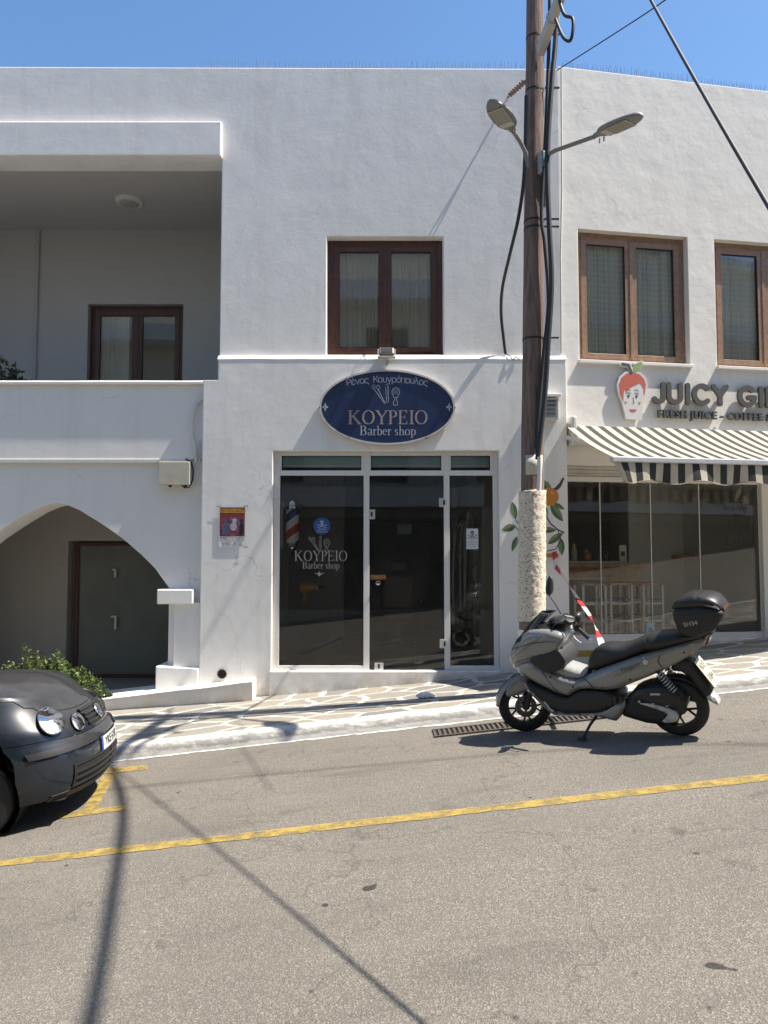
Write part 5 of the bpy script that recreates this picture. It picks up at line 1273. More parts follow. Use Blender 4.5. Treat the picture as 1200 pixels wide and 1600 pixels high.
# ---------------------------------------------------------------- shrubs
def shrub(name, label, centre, size, n, cols, seed, leaf=.028, twigs=34):
    rnd = random.Random(seed); cx, cy_, cz_ = centre; sx_, sy_, sz_ = size
    root = thing(name, label, 'shrub', (cx, cy_, cz_)); tw = MB(); lf = MB()
    tips = []
    for i in range(twigs):
        a = rnd.uniform(0, 2*pi); rr = sqrt(rnd.random()); hx = cx+sx_*rr*cos(a); hy = cy_+sy_*rr*sin(a)
        hz_ = cz_+sz_*(1-.55*rr*rr)*rnd.uniform(.6, 1.0)*(1.28 if i % 7 == 0 else 1); base = V((cx+.55*(hx-cx)+rnd.uniform(-.04, .04), cy_+.5*(hy-cy_), cz_))
        tip = V((hx, hy, hz_)); mid_ = (base+tip)/2+V((rnd.uniform(-.05, .05), rnd.uniform(-.05, .05), .04)); pts = [base, mid_, tip]
        tw.tube(pts, [.007, .005, .002], 5); tips.append(pts)
    for i in range(n):
        pts = tips[i % twigs]; t = rnd.random()**.55
        c_ = pts[0]*(1-t)**2+pts[1]*2*t*(1-t)+pts[2]*t*t+V((rnd.gauss(0, .03), rnd.gauss(0, .03), rnd.gauss(0, .025)))
        d_ = V((rnd.gauss(0, 1), rnd.gauss(0, 1), rnd.gauss(.5, .8))).normalized(); sd_ = d_.orthogonal().normalized(); sd_ = Matrix.Rotation(rnd.uniform(0, 6.28), 3, d_) @ sd_
        L_ = leaf*rnd.choice((.5, .7, .9, 1.1, 1.5, 1.9)); W_ = L_*.33; nn_ = d_.cross(sd_)*L_*.12
        lf.add([c_, c_+d_*L_*.5+sd_*W_+nn_, c_+d_*L_, c_+d_*L_*.5-sd_*W_+nn_], [(0, 1, 2), (0, 2, 3)], rnd.choices(range(len(cols)), [3, 2, 1][:len(cols)])[0])
    tw.build('stems', plain(name+'_stem', (.09, .065, .04), .8), root, smooth=60)
    ms = []
    for i, c in enumerate(cols):
        m, n_, b = new_mat('shrub_leaf_%s_%d' % (name, seed*10+i)); vv = objvec(n_); n_.links.new(ramp(n_, noise_tex(n_, vv, 14, 2), [(.3, tuple(x*.7 for x in c)), (.7, tuple(x*1.3 for x in c))]), b.inputs['Base Color']); b.inputs['Roughness'].default_value = .5
        trans(m, .3); ms.append(m)
    lf.build('foliage', ms, root, recalc=False)
zt = zl(-4.2)
shrub('shrub', 'leafy green shrub growing behind the dark car below the arch', (P(62, 1060, 9.9).x, 9.92, zt-.02), (.85, .24, .62), 6800, [(.11, .16, .035), (.065, .10, .03), (.17, .20, .06)], 3, .036, 90)
shrub('ground_plant', 'small sprig of green at the foot of the ledge beside the car', (P(156, 1085, 9.75).x, 9.80, zl(-3.6)-.02), (.10, .06, .12), 260, [(.07, .12, .03), (.05, .085, .03)], 5, .03, 10)
shrub('balcony_plant', 'dark leafy plant standing behind the balcony wall', (P(12, 600, 10.6).x, 10.55, 3.7), (.34, .25, .95), 1500, [(.035, .055, .022), (.05, .075, .03)], 8, .05, 30)
o = MB().tube([(P(176, 588, 10.6).x, 10.6, 4.17), (P(186, 591, 10.6).x, 10.6, 4.14), (P(195, 592, 10.6).x, 10.55, 4.12)], .012, 6).build('rod_end', M_BLACKPL, None); tag(o, 'dark thin rod end just showing over the balcony coping', 'rod')
# ================================================================ parked car (only its nose is in the picture)
psi = R(7.5)
cf = V((cos(psi), sin(psi), GX*cos(psi))).normalized(); clf = V((0, 0, 1)).cross(cf).normalized(); cu_ = cf.cross(clf)
CO = V((-2.29, 6.65, road_z(-2.29)+.01))
MC = Matrix.Translation(CO) @ Matrix(((cf.x, clf.x, cu_.x), (cf.y, clf.y, cu_.y), (cf.z, clf.z, cu_.z))).to_4x4()
CAR = thing('parked_car', 'dark blue-black small hatchback parked at the kerb on the left with twin round headlights', 'car', M=MC)
def interp(tab, x):
    if x <= tab[0][0]: return tab[0][1]
    for (a, b), (c, d) in zip(tab[:-1], tab[1:]):
        if x <= c:
            t = (x-a)/(c-a); return b+(d-b)*t
    return tab[-1][1]
NOSE = [(.17, -.10), (.20, -.055), (.26, -.02), (.34, 0.0), (.46, .005), (.53, .0), (.575, -.022), (.605, -.055), (.66, -.075), (.72, -.10), (.77, -.135), (.81, -.19), (.85, -.27)]
def cw(z): return interp([(.17, .79), (.3, .825), (.55, .83), (.7, .82), (.85, .795), (1.0, .74)], z)
DD = .50
def hull(t, z):
    """t in [-1,1] goes round the nose from the right flank to the left one"""
    s = sin(pi*t/2); w_ = cw(z); y = w_*s
    x = interp(NOSE, z)-DD*(1-(max(0, 1-abs(s)**2.5))**.5)
    return V((x, y, z))
def t_of(y, z): return math.asin(max(-1, min(1, y/cw(z))))*2/pi
def normal(t, z):
    a = hull(min(1, t+.01), z)-hull(max(-1, t-.01), z); b = hull(t, z+.01)-hull(t, z-.01); n = a.cross(b).normalized()
    return n if n.x*1+n.y*s_sign(t) > 0 else -n
def s_sign(t): return 1 if t > 0 else -1
def on_hull(t, z, off=0.0): return hull(t, z)+normal(t, z)*off
M_CARPAINT = plain('blue_black_car_paint', (.011, .016, .025), .22, var=.12, scale=6, coat=.75, spec=.25)
def dusty(m, col, amt):
    n = m.node_tree; b = n.nodes['Principled BSDF']; v = objvec(n); f = noise_tex(n, v, 5, 6, .7); lk = b.inputs['Base Color'].links[0].from_socket
    g_ = nd(n, 'ShaderNodeNewGeometry'); sp = nd(n, 'ShaderNodeSeparateXYZ'); n.links.new(g_.outputs['Normal'], sp.inputs[0])
    k = mth(n, 'MULTIPLY', mth(n, 'MULTIPLY', ramp(n, f, [(.3, .35), (.7, 1)]), amt), ramp(n, sp.outputs[2], [(.35, .02), (.9, 1)]))
    n.links.new(mix(n, k, lk, col), b.inputs['Base Color'])
    n.links.new(mth(n, 'ADD', mth(n, 'MULTIPLY', k, .6), .28), b.inputs['Roughness'])
dusty(M_CARPAINT, (.13, .115, .095), .34)
M_CARDARK = plain('dull_black_trim', (.016, .016, .017), .5, var=.25, scale=40)
ts = [-1+2*i/64 for i in range(65)]
tail = [-.62, -.8, -1.05, -1.35, -1.7, -2.1, -2.5, -2.9, -3.3, -3.6, -3.80]
TOP = [(-3.9, .95), (-1.1, 1.06), (-.56, 1.0), (-.40, .945), (-.30, .885), (-.22, .835), (-.16, .80), (0, .79)]   # upper edge of the wings by x
def solve_z(t, zf):
    a, b = .45, 1.05
    for _ in range(30):
        m = (a+b)/2
        if m < zf(hull(t, m).x): a = m
        else: b = m
    return a
def ring(zf, lo=0):
    r_ = []
    for x in reversed(tail): z = zf(x); r_.append(V((x, -cw(z), z)))
    for t in ts: r_.append(hull(t, solve_z(t, zf)))
    for x in tail: z = zf(x); r_.append(V((x, cw(z), z)))
    return r_
bump_top = lambda x: interp([(-.62, .655), (-.3, .645), (-.12, .615), (0, .600)], x)
wing_top = lambda x: interp(TOP, x)
def cut_wheels(o):
    for wx in (-.82, -3.28):
        for s in (-1, 1):
            c_ = MB().lathe([(.335, -.3), (.335, .3)], 40, MC @ Matrix.Translation((wx, s*.80, .285)) @ Matrix.Rotation(pi/2, 4, 'X')).build('cutter', M_CARDARK, None)
            m = o.modifiers.new('cut', 'BOOLEAN'); m.operation = 'DIFFERENCE'; m.object = c_; m.solver = 'EXACT'
    bpy.context.view_layer.update(); dg = bpy.context.evaluated_depsgraph_get()
    me = bpy.data.meshes.new_from_object(o.evaluated_get(dg)); o.modifiers.clear(); o.data = me
    for c_ in [k for k in bpy.data.objects if k.name.startswith('cutter')]: bpy.data.objects.remove(c_)
    me.polygons.foreach_set('use_smooth', [True]*len(me.polygons)); me.set_sharp_from_angle(angle=R(38))
# bumper: front wrap down to the lip, ends at the wheel arch
levels = [0, .1, .22, .4, .55, .7, .82, .92, 1]
mb = MB(); rows = []
for l in levels:
    r_ = []
    for t in ts:
        z1 = solve_z(t, bump_top); z0 = .19+.015*abs(t); z = z0+(z1-.004-z0)*l
        r_.append(MC @ hull(t, z))
    rows.append(r_)
inner = [[MC @ (hull(t, .19+.015*abs(t))+V((-.10, 0, .0))*1) for t in ts]]
mb.grid(inner+rows); o = mb.build('front_bumper', M_CARPAINT, CAR, smooth=38); cut_wheels(o)
# flanks behind the front wheel, closed down to the sill so that the arches can be cut out
low = lambda x: .20
mb = MB()
for s in (-1, 1):
    rows = []
    for l in (0, .15, .3, .45, .6, .75, .88, .96, 1.0):
        rows.append([MC @ V((x, s*cw(.2+(wing_top(x)-.2)*l), .2+(wing_top(x)-.2)*l)) for x in tail])
    mb = MB(); mb.grid(rows); o = mb.build('flank', M_CARPAINT, CAR, smooth=38); cut_wheels(o)
# front wings and bonnet: one skin, its shoulder rounded off
cols = []
for t in ts:
    z0, z1 = solve_z(t, bump_top), solve_z(t, wing_top); col = [hull(t, z0+(z1-z0)*l) for l in (0, .1, .2, .3, .4, .5, .6, .7, .8, .9)]
    p = hull(t, z1)
    for j in range(31):
        f = (j/30)**1.25
        x = p.x+(-1.12-p.x)*f; y = p.y*(1-.06*f); s_ = min(1, (p.x-x)/.35); s_ = s_*(2-s_)
        col.append(V((x, y, wing_top(x)+.0015+.058*(1-min(1, abs(y)/.83)**2.2)*s_)))
    cols.append(col)
for _ in range(14):
    new = [[p.copy() for p in c] for c in cols]
    for a in range(len(cols)):
        for b in range(3, 22):
            acc = (cols[a][b-1]+cols[a][b+1])*.5
            if 0 < a < len(cols)-1: acc = acc*.7+(cols[a-1][b]+cols[a+1][b])*.15
            new[a][b] = cols[a][b].lerp(acc, .5)
    cols = new
mb = MB(); mb.grid([[MC @ cols[a][b] for a in range(len(cols))] for b in range(len(cols[0]))])
o = mb.build('front_body', M_CARPAINT, CAR, smooth=50); cut_wheels(o)
def skin_line(idx): return [MC @ (cols[a][b]+(cols[a][b]-V((-.6, 0, .5))).normalized()*.001) for a, b in idx]
na = len(cols)
line = [(a, int(round(interp([(0, 12), (5, 11), (9, 10), (12, 8.5), (15, 7), (19, 6.5), (22, 7.0), (32, 7.4)], min(a, na-1-a))))) for a in range(na)]
MB().tube(skin_line(line), .004, 6).build('shut_line', M_CARDARK, CAR, smooth=60)
# cabin, boot, floor (beyond the picture's edge, kept simple but whole)
sec = [(-1.05, 1.045, .72, 1.06), (-1.45, 1.25, .66, 1.27), (-1.85, 1.42, .60, 1.45), (-2.5, 1.46, .58, 1.485), (-3.2, 1.40, .58, 1.43), (-3.55, 1.2, .62, 1.22), (-3.80, .95, .70, .97)]
rows = []
for x, z, hw, zc_ in sec: rows.append([MC @ V((x, -.76, min(z, 1.0))), MC @ V((x, -hw, z)), MC @ V((x, -hw*.5, zc_)), MC @ V((x, 0, zc_+.01)), MC @ V((x, hw*.5, zc_)), MC @ V((x, hw, z)), MC @ V((x, .76, min(z, 1.0)))])
mb = MB(); mb.grid(rows); mb.build('cabin', plain('dark_car_glass', (.012, .014, .015), .08, coat=.5), CAR, smooth=30)
rows = [[MC @ V((x, y*hw, z)) for y in (-1, -.5, 0, .5, 1)] for x, hw, z in ((-1.84, .595, 1.456), (-2.5, .57, 1.50), (-3.2, .57, 1.445))]
mb = MB(); mb.grid(rows); mb.build('roof', M_CARPAINT, CAR, smooth=60)
rows = [[MC @ V((-3.8-.06*b_, y*cw(.6), z)) for y in (-1, -.5, 0, .5, 1)] for z, b_ in ((.2, .2), (.45, 1), (.7, .8), (.95, 0))]
mb = MB(); mb.grid(rows); mb.build('tailgate', M_CARPAINT, CAR, smooth=60)
mb = MB(); mb.add([MC @ V(p) for p in ((-.2, -.70, .185), (-.2, .70, .185), (-3.8, .72, .2), (-3.8, -.72, .2))], [(0, 1, 2, 3)]); mb.build('underbody', M_CARDARK, CAR)
for wx in (-.82, -3.28):
    for s in (-1, 1): MB().lathe([(.34, -.28), (.34, -.0), (.0, .0)], 32, MC @ Matrix.Translation((wx, s*.5, .285)) @ Matrix.Rotation(pi/2*s, 4, 'X'), cap=False).build('wheel_arch_liner', M_CARDARK, CAR, smooth=40)
for wx in (-.82, -3.28):
    for s in (-1, 1):
        Mw_ = MC @ Matrix.Translation((wx, s*.715, .285)) @ Matrix.Rotation(-pi/2*s, 4, 'X')
        tyre = [(.19, -.085), (.24, -.092), (.272, -.088), (.285, -.070), (.2885, -.03), (.2885, .03), (.285, .070), (.272, .088), (.24, .092), (.19, .085)]
        w_ = thing_w = MB().lathe(tyre, 48, Mw_, cap=False).build('wheel', M_RUBBER, CAR, smooth=40)
        mb = MB()
        for k_ in range(56): mb.box(-.004, .004, .02, .07, .2835, .2905, Mw_ @ Matrix.Rotation(2*pi*k_/56, 4, 'Z') @ Matrix.Rotation(pi/2, 4, 'X')); mb.box(-.004, .004, -.07, -.02, .2835, .2905, Mw_ @ Matrix.Rotation(2*pi*(k_+.5)/56, 4, 'Z') @ Matrix.Rotation(pi/2, 4, 'X'))
        mb.build('tread', M_RUBBER, w_)
        MB().lathe([(.192, -.05), (.192, .07), (.18, .078), (.165, .06), (.06, .065), (.03, .075), (.001, .076)], 40, Mw_, cap=False).build('rim', plain('grey_wheel_cover', (.22, .22, .23), .4, metal=.4), w_, smooth=40)
# lamps: ellipses laid on the nose
def lamp_patch(t0, z0, ry, rz, tilt, name, s):
    c0 = hull(t0, z0); ax = V((.60, .78*s, .16)).normalized(); e1 = V((0, 0, 1)).cross(ax).normalized(); e2 = ax.cross(e1)
    cache = {}
    def pt(r, a, off):
        key = (round(r, 4), round(a, 4))
        if key not in cache:
            u = r*cos(a)*ry; v_ = r*sin(a)*rz; u, v_ = u*cos(tilt)-v_*sin(tilt), u*sin(tilt)+v_*cos(tilt)
            t, z = t0, z0
            for _ in range(14):
                q_ = hull(t, z)-c0; ru, rv = u-q_.dot(e1), v_-q_.dot(e2)
                a1 = (hull(t+.002, z)-hull(t-.002, z))/.004; a2 = (hull(t, z+.002)-hull(t, z-.002))/.004
                m11, m12, m21, m22 = a1.dot(e1), a2.dot(e1), a1.dot(e2), a2.dot(e2); dt = m11*m22-m12*m21
                t = max(-.99, min(.99, t+.8*(ru*m22-rv*m12)/dt)); z += .8*(rv*m11-ru*m21)/dt
            cache[key] = hull(t, z)+ax*(.016 if rz > .1 else .004)
        return MC @ (cache[key]+ax*off)
    angs = [2*pi*k_/40 for k_ in range(40)]
    hl = MB(); hl.grid([[pt(r, a, o_) for a in angs] for r, o_ in ((1.0, .001), (1.0, .013), (.93, .014), (.90, .004))], closed=True)
    ho = hl.build(name, M_CARDARK, CAR, smooth=40)
    rf = MB(); rf.grid([[pt(r, a, o_) for a in angs] for r, o_ in ((.915, .0055), (.7, .0035), (.45, .0030), (.2, .0030), (.02, .0030))], closed=True)
    rf.build('reflector', M_REFL, ho, smooth=60)
    for rr, aa, sz in ((.28, .9, .30), (.42, 3.9, .22)):
        b_ = MB(); b_.grid([[pt_ for pt_ in [pt(0, 0, 0)]]]) if False else None
    bl = MB(); bl.grid([[pt(.30*k_, a, .004+.006*(1-k_)) for a in angs] for k_ in (1, .75, .4, .03)], closed=True); bl.build('bulb_bowl', M_BOWL, ho, smooth=60)
    ln = MB(); ln.grid([[pt(r, a, .012+.016*(1-r*r)) for a in angs] for r in (.94, .8, .55, .3, .02)], closed=True)
    ln.build('lens', M_LENS, ho, smooth=60)
def mat_refl():
    m, n, b = new_mat('lamp_reflector'); v = objvec(n); f = noise_tex(n, objvec(n, (30, 30, 4)), 1.0, 2, .5, .5)
    n.links.new(ramp(n, f, [(.35, (.25, .26, .27)), (.5, (.62, .63, .64)), (.65, (.82, .83, .84))]), b.inputs['Base Color']); b.inputs['Metallic'].default_value = .2; b.inputs['Roughness'].default_value = .55
    bump(n, b, f, .3, .01); return m
M_REFL = mat_refl(); M_BOWL = plain('lamp_bowl', (.60, .61, .62), .3, metal=.5, var=.3, scale=40)
for s in (-1, 1):
    lamp_patch(t_of(s*.60, .775), .775, .108, .118, s*.25, 'headlight', s)
    lamp_patch(t_of(s*.40, .70), .705, .066, .075, 0, 'inner_headlight', s)
def patch(ya, yb, za, zb, off, nt=24, nz=4, skew=None):
    rows = []
    for j in range(nz+1):
        r_ = []
        for i in range(nt+1):
            z = za(i/nt) if callable(za) else za; z2 = zb(i/nt) if callable(zb) else zb; z = z+(z2-z)*j/nz
            sh = skew(j/nz) if skew else 0
            y = ya+sh+(yb-sh-ya-sh)*i/nt; r_.append(MC @ on_hull(t_of(y, z), z, off))
        rows.append(r_)
    return rows
def slab(mb, *a, th=.008, **k):
    a = list(a); off = a[4]; r0 = patch(*a, **k); a[4] = off-th; r1 = patch(*a, **k)
    n_, m_ = len(r0), len(r0[0]); mb.grid(r0); mb.grid(r1)
    ring0 = r0[0]+[r[-1] for r in r0[1:]]+r0[-1][-2::-1]+[r[0] for r in r0[-2:0:-1]]; ring1 = r1[0]+[r[-1] for r in r1[1:]]+r1[-1][-2::-1]+[r[0] for r in r1[-2:0:-1]]
    mb.grid([ring0, ring1], closed=True); return mb
gr = slab(MB(), -.30, .30, .625, .775, .004, skew=lambda j: .06*(1-j)).build('grille', M_CARDARK, CAR)
mb = MB()
for z in (.648, .684, .720): slab(mb, -.285+.0*(.775-z), .285, z, z+.016, .018, th=.012, nz=1)
slab(mb, -.30, .30, .757, .773, .016, th=.010, nz=1); mb.build('slats', plain('grille_slat_paint', (.02, .021, .023), .35), gr, smooth=30)
# round badge
c_ = on_hull(0, .70, .024); nrm = normal(0, .70); Mbg = MC @ Matrix.Translation(c_) @ nrm.to_track_quat('Z', 'Y').to_matrix().to_4x4()
bd = MB().lathe([(.062, -.01), (.066, 0), (.060, .006), (.053, .006), (.051, .001)], 32, Mbg, cap=False).build('badge', M_CHROME, CAR, smooth=40)
MB().lathe([(.0515, -.004), (.0515, .0005), (.001, .001)], 32, Mbg, cap=False).build('badge_ground', M_CARDARK, bd)
mb = MB(); Mb2 = Mbg @ Matrix.Rotation(-pi/2, 4, 'X')
# orientation: local x across, local y up on the nose
up_ = (V((0, 0, 1))-nrm*nrm.z).normalized(); rt = up_.cross(nrm); Mb3 = MC @ Matrix.Translation(c_+nrm*.002) @ Matrix(((rt.x, -nrm.x, up_.x), (rt.y, -nrm.y, up_.y), (rt.z, -nrm.z, up_.z))).to_4x4()
mb.union(capsule([(-.022, .046), (0, .004), (.022, .046)], .009, 3)+capsule([(-.046, .024), (-.020, -.044), (0, -.004), (.020, -.044), (.046, .024)], .009, 3), -.003, .0, Mb3); mb.build('monogram', M_CHROME, bd)
# rub strips, lower intake, lip, plate
for ya, yb in ((-.815, -.31), (.31, .815)):
    mb = slab(MB(), ya, yb, lambda f: .528, lambda f: .575, .012, th=.02, nz=3); mb.build('rub_strip', M_CARDARK, CAR, smooth=35)
ia = slab(MB(), -.60, .60, .262, .405, .003, nz=3, th=.004).build('lower_intake', plain('intake_black', (.006, .006, .006), .8), CAR)
mb = MB()
for z in (.300, .345): slab(mb, -.60, .60, z, z+.015, .012, th=.010, nz=1)
slab(mb, -.012, .012, .262, .405, .013, th=.010, nt=2); slab(mb, -.615, -.595, .255, .41, .010, nt=2); slab(mb, .595, .615, .255, .41, .010, nt=2); slab(mb, -.615, .615, .402, .416, .010, nz=1); slab(mb, -.615, .615, .250, .264, .010, nz=1); mb.build('intake_bars', M_CARDARK, ia, smooth=30)
slab(MB(), -.72, .72, .195, .232, .010, th=.02, nz=2).build('front_lip', M_CARDARK, CAR, smooth=40)
pl_rows = lambda off, a, b, c, d: [[MC @ (V((.010+off-.10*y*y*2.2, y, z))) for y in [a+(b-a)*i/10 for i in range(11)]] for z in (c, d)]
MB().grid(pl_rows(-.004, -.27, .27, .408, .532)).build('plate_holder', M_CARDARK, CAR, recalc=False)
NP = MB().grid(pl_rows(.004, -.26, .26, .415, .525)).build('number_plate', plain('white_number_plate', (.66, .66, .63), .4, var=.04), CAR, recalc=False)
MB().grid(pl_rows(.006, -.26, -.222, .415, .525)).build('blue_band', plain('plate_blue_band', (.02, .06, .35), .4), NP, recalc=False)
mb = MB(); Mp = MC @ Matrix.Translation((.0135, 0, .469)) @ Matrix.Rotation(pi/2, 4, 'Z')
tmp = MB(); font_mb(tmp, 'YKE·5192', .098, Matrix.Identity(4), sx=.98, off=.002)
mb.add([MC @ V((.0168-.10*(v_[0]+.02)**2*2.2-v_[1], v_[0]+.02, v_[2]+.468)) for v_ in tmp.v], tmp.f); mb.build('plate_lettering', M_INK, NP, recalc=False)
# ================================================================ scooter
sA = V((2.481, 6.46, .318)); sB = V((1.344, 7.182, .193))
sA.z = road_z(sA.x)+.0; sB.z = road_z(sB.x)+.0
sf = (sB-sA).normalized(); sl = V((0, 0, 1)).cross(sf).normalized(); su = sf.cross(sl)
le = R(8); sl2 = sl*cos(le)-su*sin(le); su2 = su*cos(le)+sl*sin(le)
MS = Matrix.Translation((sA+sB)/2+V((0, 0, .006))) @ Matrix(((sf.x, sl2.x, su2.x), (sf.y, sl2.y, su2.y), (sf.z, sl2.z, su2.z))).to_4x4()
SCO = thing('scooter', 'grey scooter with smoked screen and black top box leaning on its side stand', 'scooter', M=MS)
M_SGREY = plain('scooter_grey_paint', (.205, .205, .195), .26, var=.06, scale=5, coat=.7)
dusty_s = None
M_SSUNLIT = plain('scooter_sunlit_grey', (.30, .31, .31), .35, var=.08)  # body grey lightened: sunlight on the tunnel top is put into the colour
M_SEAT = plain('scooter_seat_vinyl', (.014, .014, .014), .5, var=.2, scale=120, bmp=.15)
M_SILVER = plain('silver_plastic', (.42, .42, .42), .35, metal=.3)
def resample(poly, step):
    out = []
    for i in range(len(poly)):
        a, b = V(poly[i]), V(poly[(i+1) % len(poly)]); n = max(1, int((b-a).length/step))
        for k in range(n): out.append(tuple(a.lerp(b, k/n)))
    return out
def smooth_poly(poly, it=1):
    for _ in range(it):
        out = []
        for i in range(len(poly)):
            a, b = V(poly[i]), V(poly[(i+1) % len(poly)]); out += [tuple(a*.75+b*.25), tuple(a*.25+b*.75)]
        poly = out
    return poly
def seg_dist(p, a, b):
    ab = b-a; t = max(0, min(1, (p-a).dot(ab)/max(1e-9, ab.length_squared))); return (p-(a+ab*t)).length
def inside(p, poly):
    c = False; x, y = p
    for i in range(len(poly)):
        (x0, y0), (x1, y1) = poly[i], poly[i-1]
        if (y0 > y) != (y1 > y) and x < (x1-x0)*(y-y0)/(y1-y0)+x0: c = not c
    return c
def puff(poly, w, edge=.55, D=.07, step=.022, sm=1, both=True, y0=None, M=MS, mb=None):
    """pillow-shaped solid: outline in (x,z), half width w (number or function), rounded towards its rim.
    both=True: from -w to +w; otherwise from y0 out to w on the left side only"""
    if sm: poly = smooth_poly(poly, sm)
    poly = resample(poly, step); wf = w if callable(w) else (lambda x, z: w)
    xs = [p[0] for p in poly]; zs = [p[1] for p in poly]; pts = list(poly); n0 = len(poly); B = [V(p) for p in poly]
    def dist(p): return min(seg_dist(p, B[i], B[(i+1) % n0]) for i in range(n0))
    z = min(zs)+step/2; odd = 0
    while z < max(zs):
        x = min(xs)+(step/2 if odd else 0)
        while x < max(xs):
            if inside((x, z), poly) and dist(V((x, z))) > step*.55: pts.append((x, z))
            x += step
        z += step*.87; odd ^= 1
    ov, oe, of, *_ = delaunay_2d_cdt([V(p) for p in pts], [(i, (i+1) % n0) for i in range(n0)], [], 1, 1e-5)
    hs = []
    for q_ in ov:
        d = min(1, dist(q_)/D); hs.append(wf(q_.x, q_.y)*(edge+(1-edge)*sqrt(max(0, 1-(1-d)**2))))
    mb = mb or MB(); n = len(ov); cnt = {}
    for f in of:
        for i in range(len(f)): cnt[(f[i], f[(i+1) % len(f)])] = 1
    back = (lambda i: -hs[i]) if both else (lambda i: y0)
    vs = [(q_.x, hs[i], q_.y) for i, q_ in enumerate(ov)]+[(q_.x, back(i), q_.y) for i, q_ in enumerate(ov)]
    fs = [tuple(f) for f in of]+[tuple(n+i for i in reversed(f)) for f in of]
    fs += [(a, b, n+b, n+a) for (a, b) in cnt if (b, a) not in cnt]
    return mb.add(vs, fs, 0, M)
def sp(name, mat, poly, w, par=None, smooth=50, **k): return puff(poly, w, **k).build(name, mat, par or SCO, smooth=smooth)
nose_w = lambda x, z: interp([(.10, .21), (.35, .20), (.55, .165), (.66, .12), (.74, .075)], x)
# wheels
def s_wheel(cx, turn, Rw, tw, spoke_w):
    Mx = MS @ Matrix.Translation((cx, 0, Rw)) @ Matrix.Rotation(turn, 4, 'Z') @ Matrix.Rotation(-pi/2, 4, 'X')
    pf = [(Rw-.075, -tw*.85)]+[(Rw-.055+.055*cos(a), tw*sin(a)) for a in [R(-70+140*k/10) for k in range(11)]]+[(Rw-.075, tw*.85)]
    wh = MB().lathe(pf, 56, Mx, cap=False).build('wheel', M_RUBBER, SCO, smooth=50)
    MB().lathe([(Rw-.074, -tw*.8), (Rw-.074, tw*.8), (Rw-.088, tw*.75), (Rw-.095, tw*.4), (Rw-.095, -tw*.4), (Rw-.088, -tw*.75), (Rw-.074, -tw*.8)], 48, Mx, cap=False).build('rim', M_BLACKPL, wh, smooth=50)
    mb = MB(); rr = Rw-.09
    for k in range(5):
        a = 2*pi*k/5+.3
        pd = lambda r, da: Mx @ V((r*cos(a+da), r*sin(a+da), .0))
        mb.tube([pd(.03, 0), pd(rr*.52, 0)], [spoke_w, spoke_w*.85], 6); mb.tube([pd(rr*.5, 0), pd(rr, .22)], [spoke_w*.8, spoke_w*.7], 6); mb.tube([pd(rr*.5, 0), pd(rr, -.22)], [spoke_w*.8, spoke_w*.7], 6)
    mb.build('spokes', M_BLACKPL, wh, smooth=50)
    MB().lathe([(.001, -.07), (.035, -.07), (.04, -.03), (.04, .03), (.035, .07), (.001, .07)], 20, Mx).build('hub', M_BLACKPL, wh, smooth=40)
    return wh, Mx
TURN = R(30); M_DISC = plain('dull_brake_disc', (.10, .10, .10), .4, metal=.7)
fw, Mfw = s_wheel(.684, TURN, .245, .052, .013)
rw, Mrw = s_wheel(-.668, 0, .245, .062, .014)
mb = MB()
for k in range(12):
    a = 2*pi*k/12; mb.lathe([(.008, -.003), (.008, .003)], 6, Mfw @ Matrix.Translation((.078*cos(a), .078*sin(a), .055)))
MB().lathe([(.05, .050), (.05, .054), (.10, .054), (.10, .050)], 32, Mfw, cap=False).build('brake_disc', M_DISC, fw, smooth=30); mb.build('disc_holes', M_BLACKPL, fw)
# fork and fender
MFk = MS @ Matrix.Translation((.684, 0, .245)) @ Matrix.Rotation(TURN, 4, 'Z')
mb = MB()
for s in (-1, 1): mb.tube([MFk @ V((0, s*.085, 0)), MFk @ V((-.06, s*.085, .14)), MFk @ V((-.17, s*.075, .38))], [.028, .024, .02], 10)
mb.build('fork', M_BLACKMATT, SCO, smooth=50)
rows = []
for i in range(15):
    a = R(8+118*i/14); r_ = []
    for k in range(9):
        b = -1+2*k/8; r_.append(MFk @ V(((.272-.028*b*b*b*b)*cos(a), b*.085, (.272-.03*b*b*b*b)*sin(a))))
    rows.append(r_)
mb = MB(); mb.grid(rows); mb2 = mb
o = mb.build('front_fender', M_SGREY, SCO, smooth=60); md = o.modifiers.new('Solid', 'SOLIDIFY'); md.thickness = .006
puff([(.50, .40), (.62, .395), (.80, .355), (.86, .37), (.83, .45), (.72, .535), (.6, .52)], .098, edge=.82, D=.04, M=MS @ Matrix.Translation((.684, 0, 0)) @ Matrix.Rotation(TURN, 4, 'Z') @ Matrix.Translation((-.684, 0, 0))).build('fender_cheek', M_SGREY, o, smooth=50)
# body
cowl = [(.735, .655), (.728, .73), (.69, .79), (.637, .85), (.51, .955), (.40, .972), (.265, .962), (.156, .915), (.19, .84), (.24, .765), (.36, .715), (.50, .68), (.62, .63), (.70, .60)]
COW = sp('front_cowl', M_SGREY, cowl, nose_w, edge=.78, D=.09)
sp('cowl_crease', M_SGREY, [(.728, .70), (.60, .83), (.45, .925), (.30, .94), (.38, .87), (.55, .77), (.68, .70)], lambda x, z: nose_w(x, z)+.014, COW, edge=.86, D=.06)
sp('indicator', M_SILVER, [(.738, .65), (.735, .72), (.70, .78), (.68, .74), (.69, .67)], lambda x, z: nose_w(x, z)*.98+.012, COW, edge=.8, D=.03)
mb = puff([(.742, .67), (.735, .75), (.66, .86), (.645, .84), (.70, .75), (.715, .67)], .05, edge=.7, D=.03); mb.build('headlight', plain('headlight_glass', (.25, .26, .27), .1, coat=1.0), COW, smooth=50)
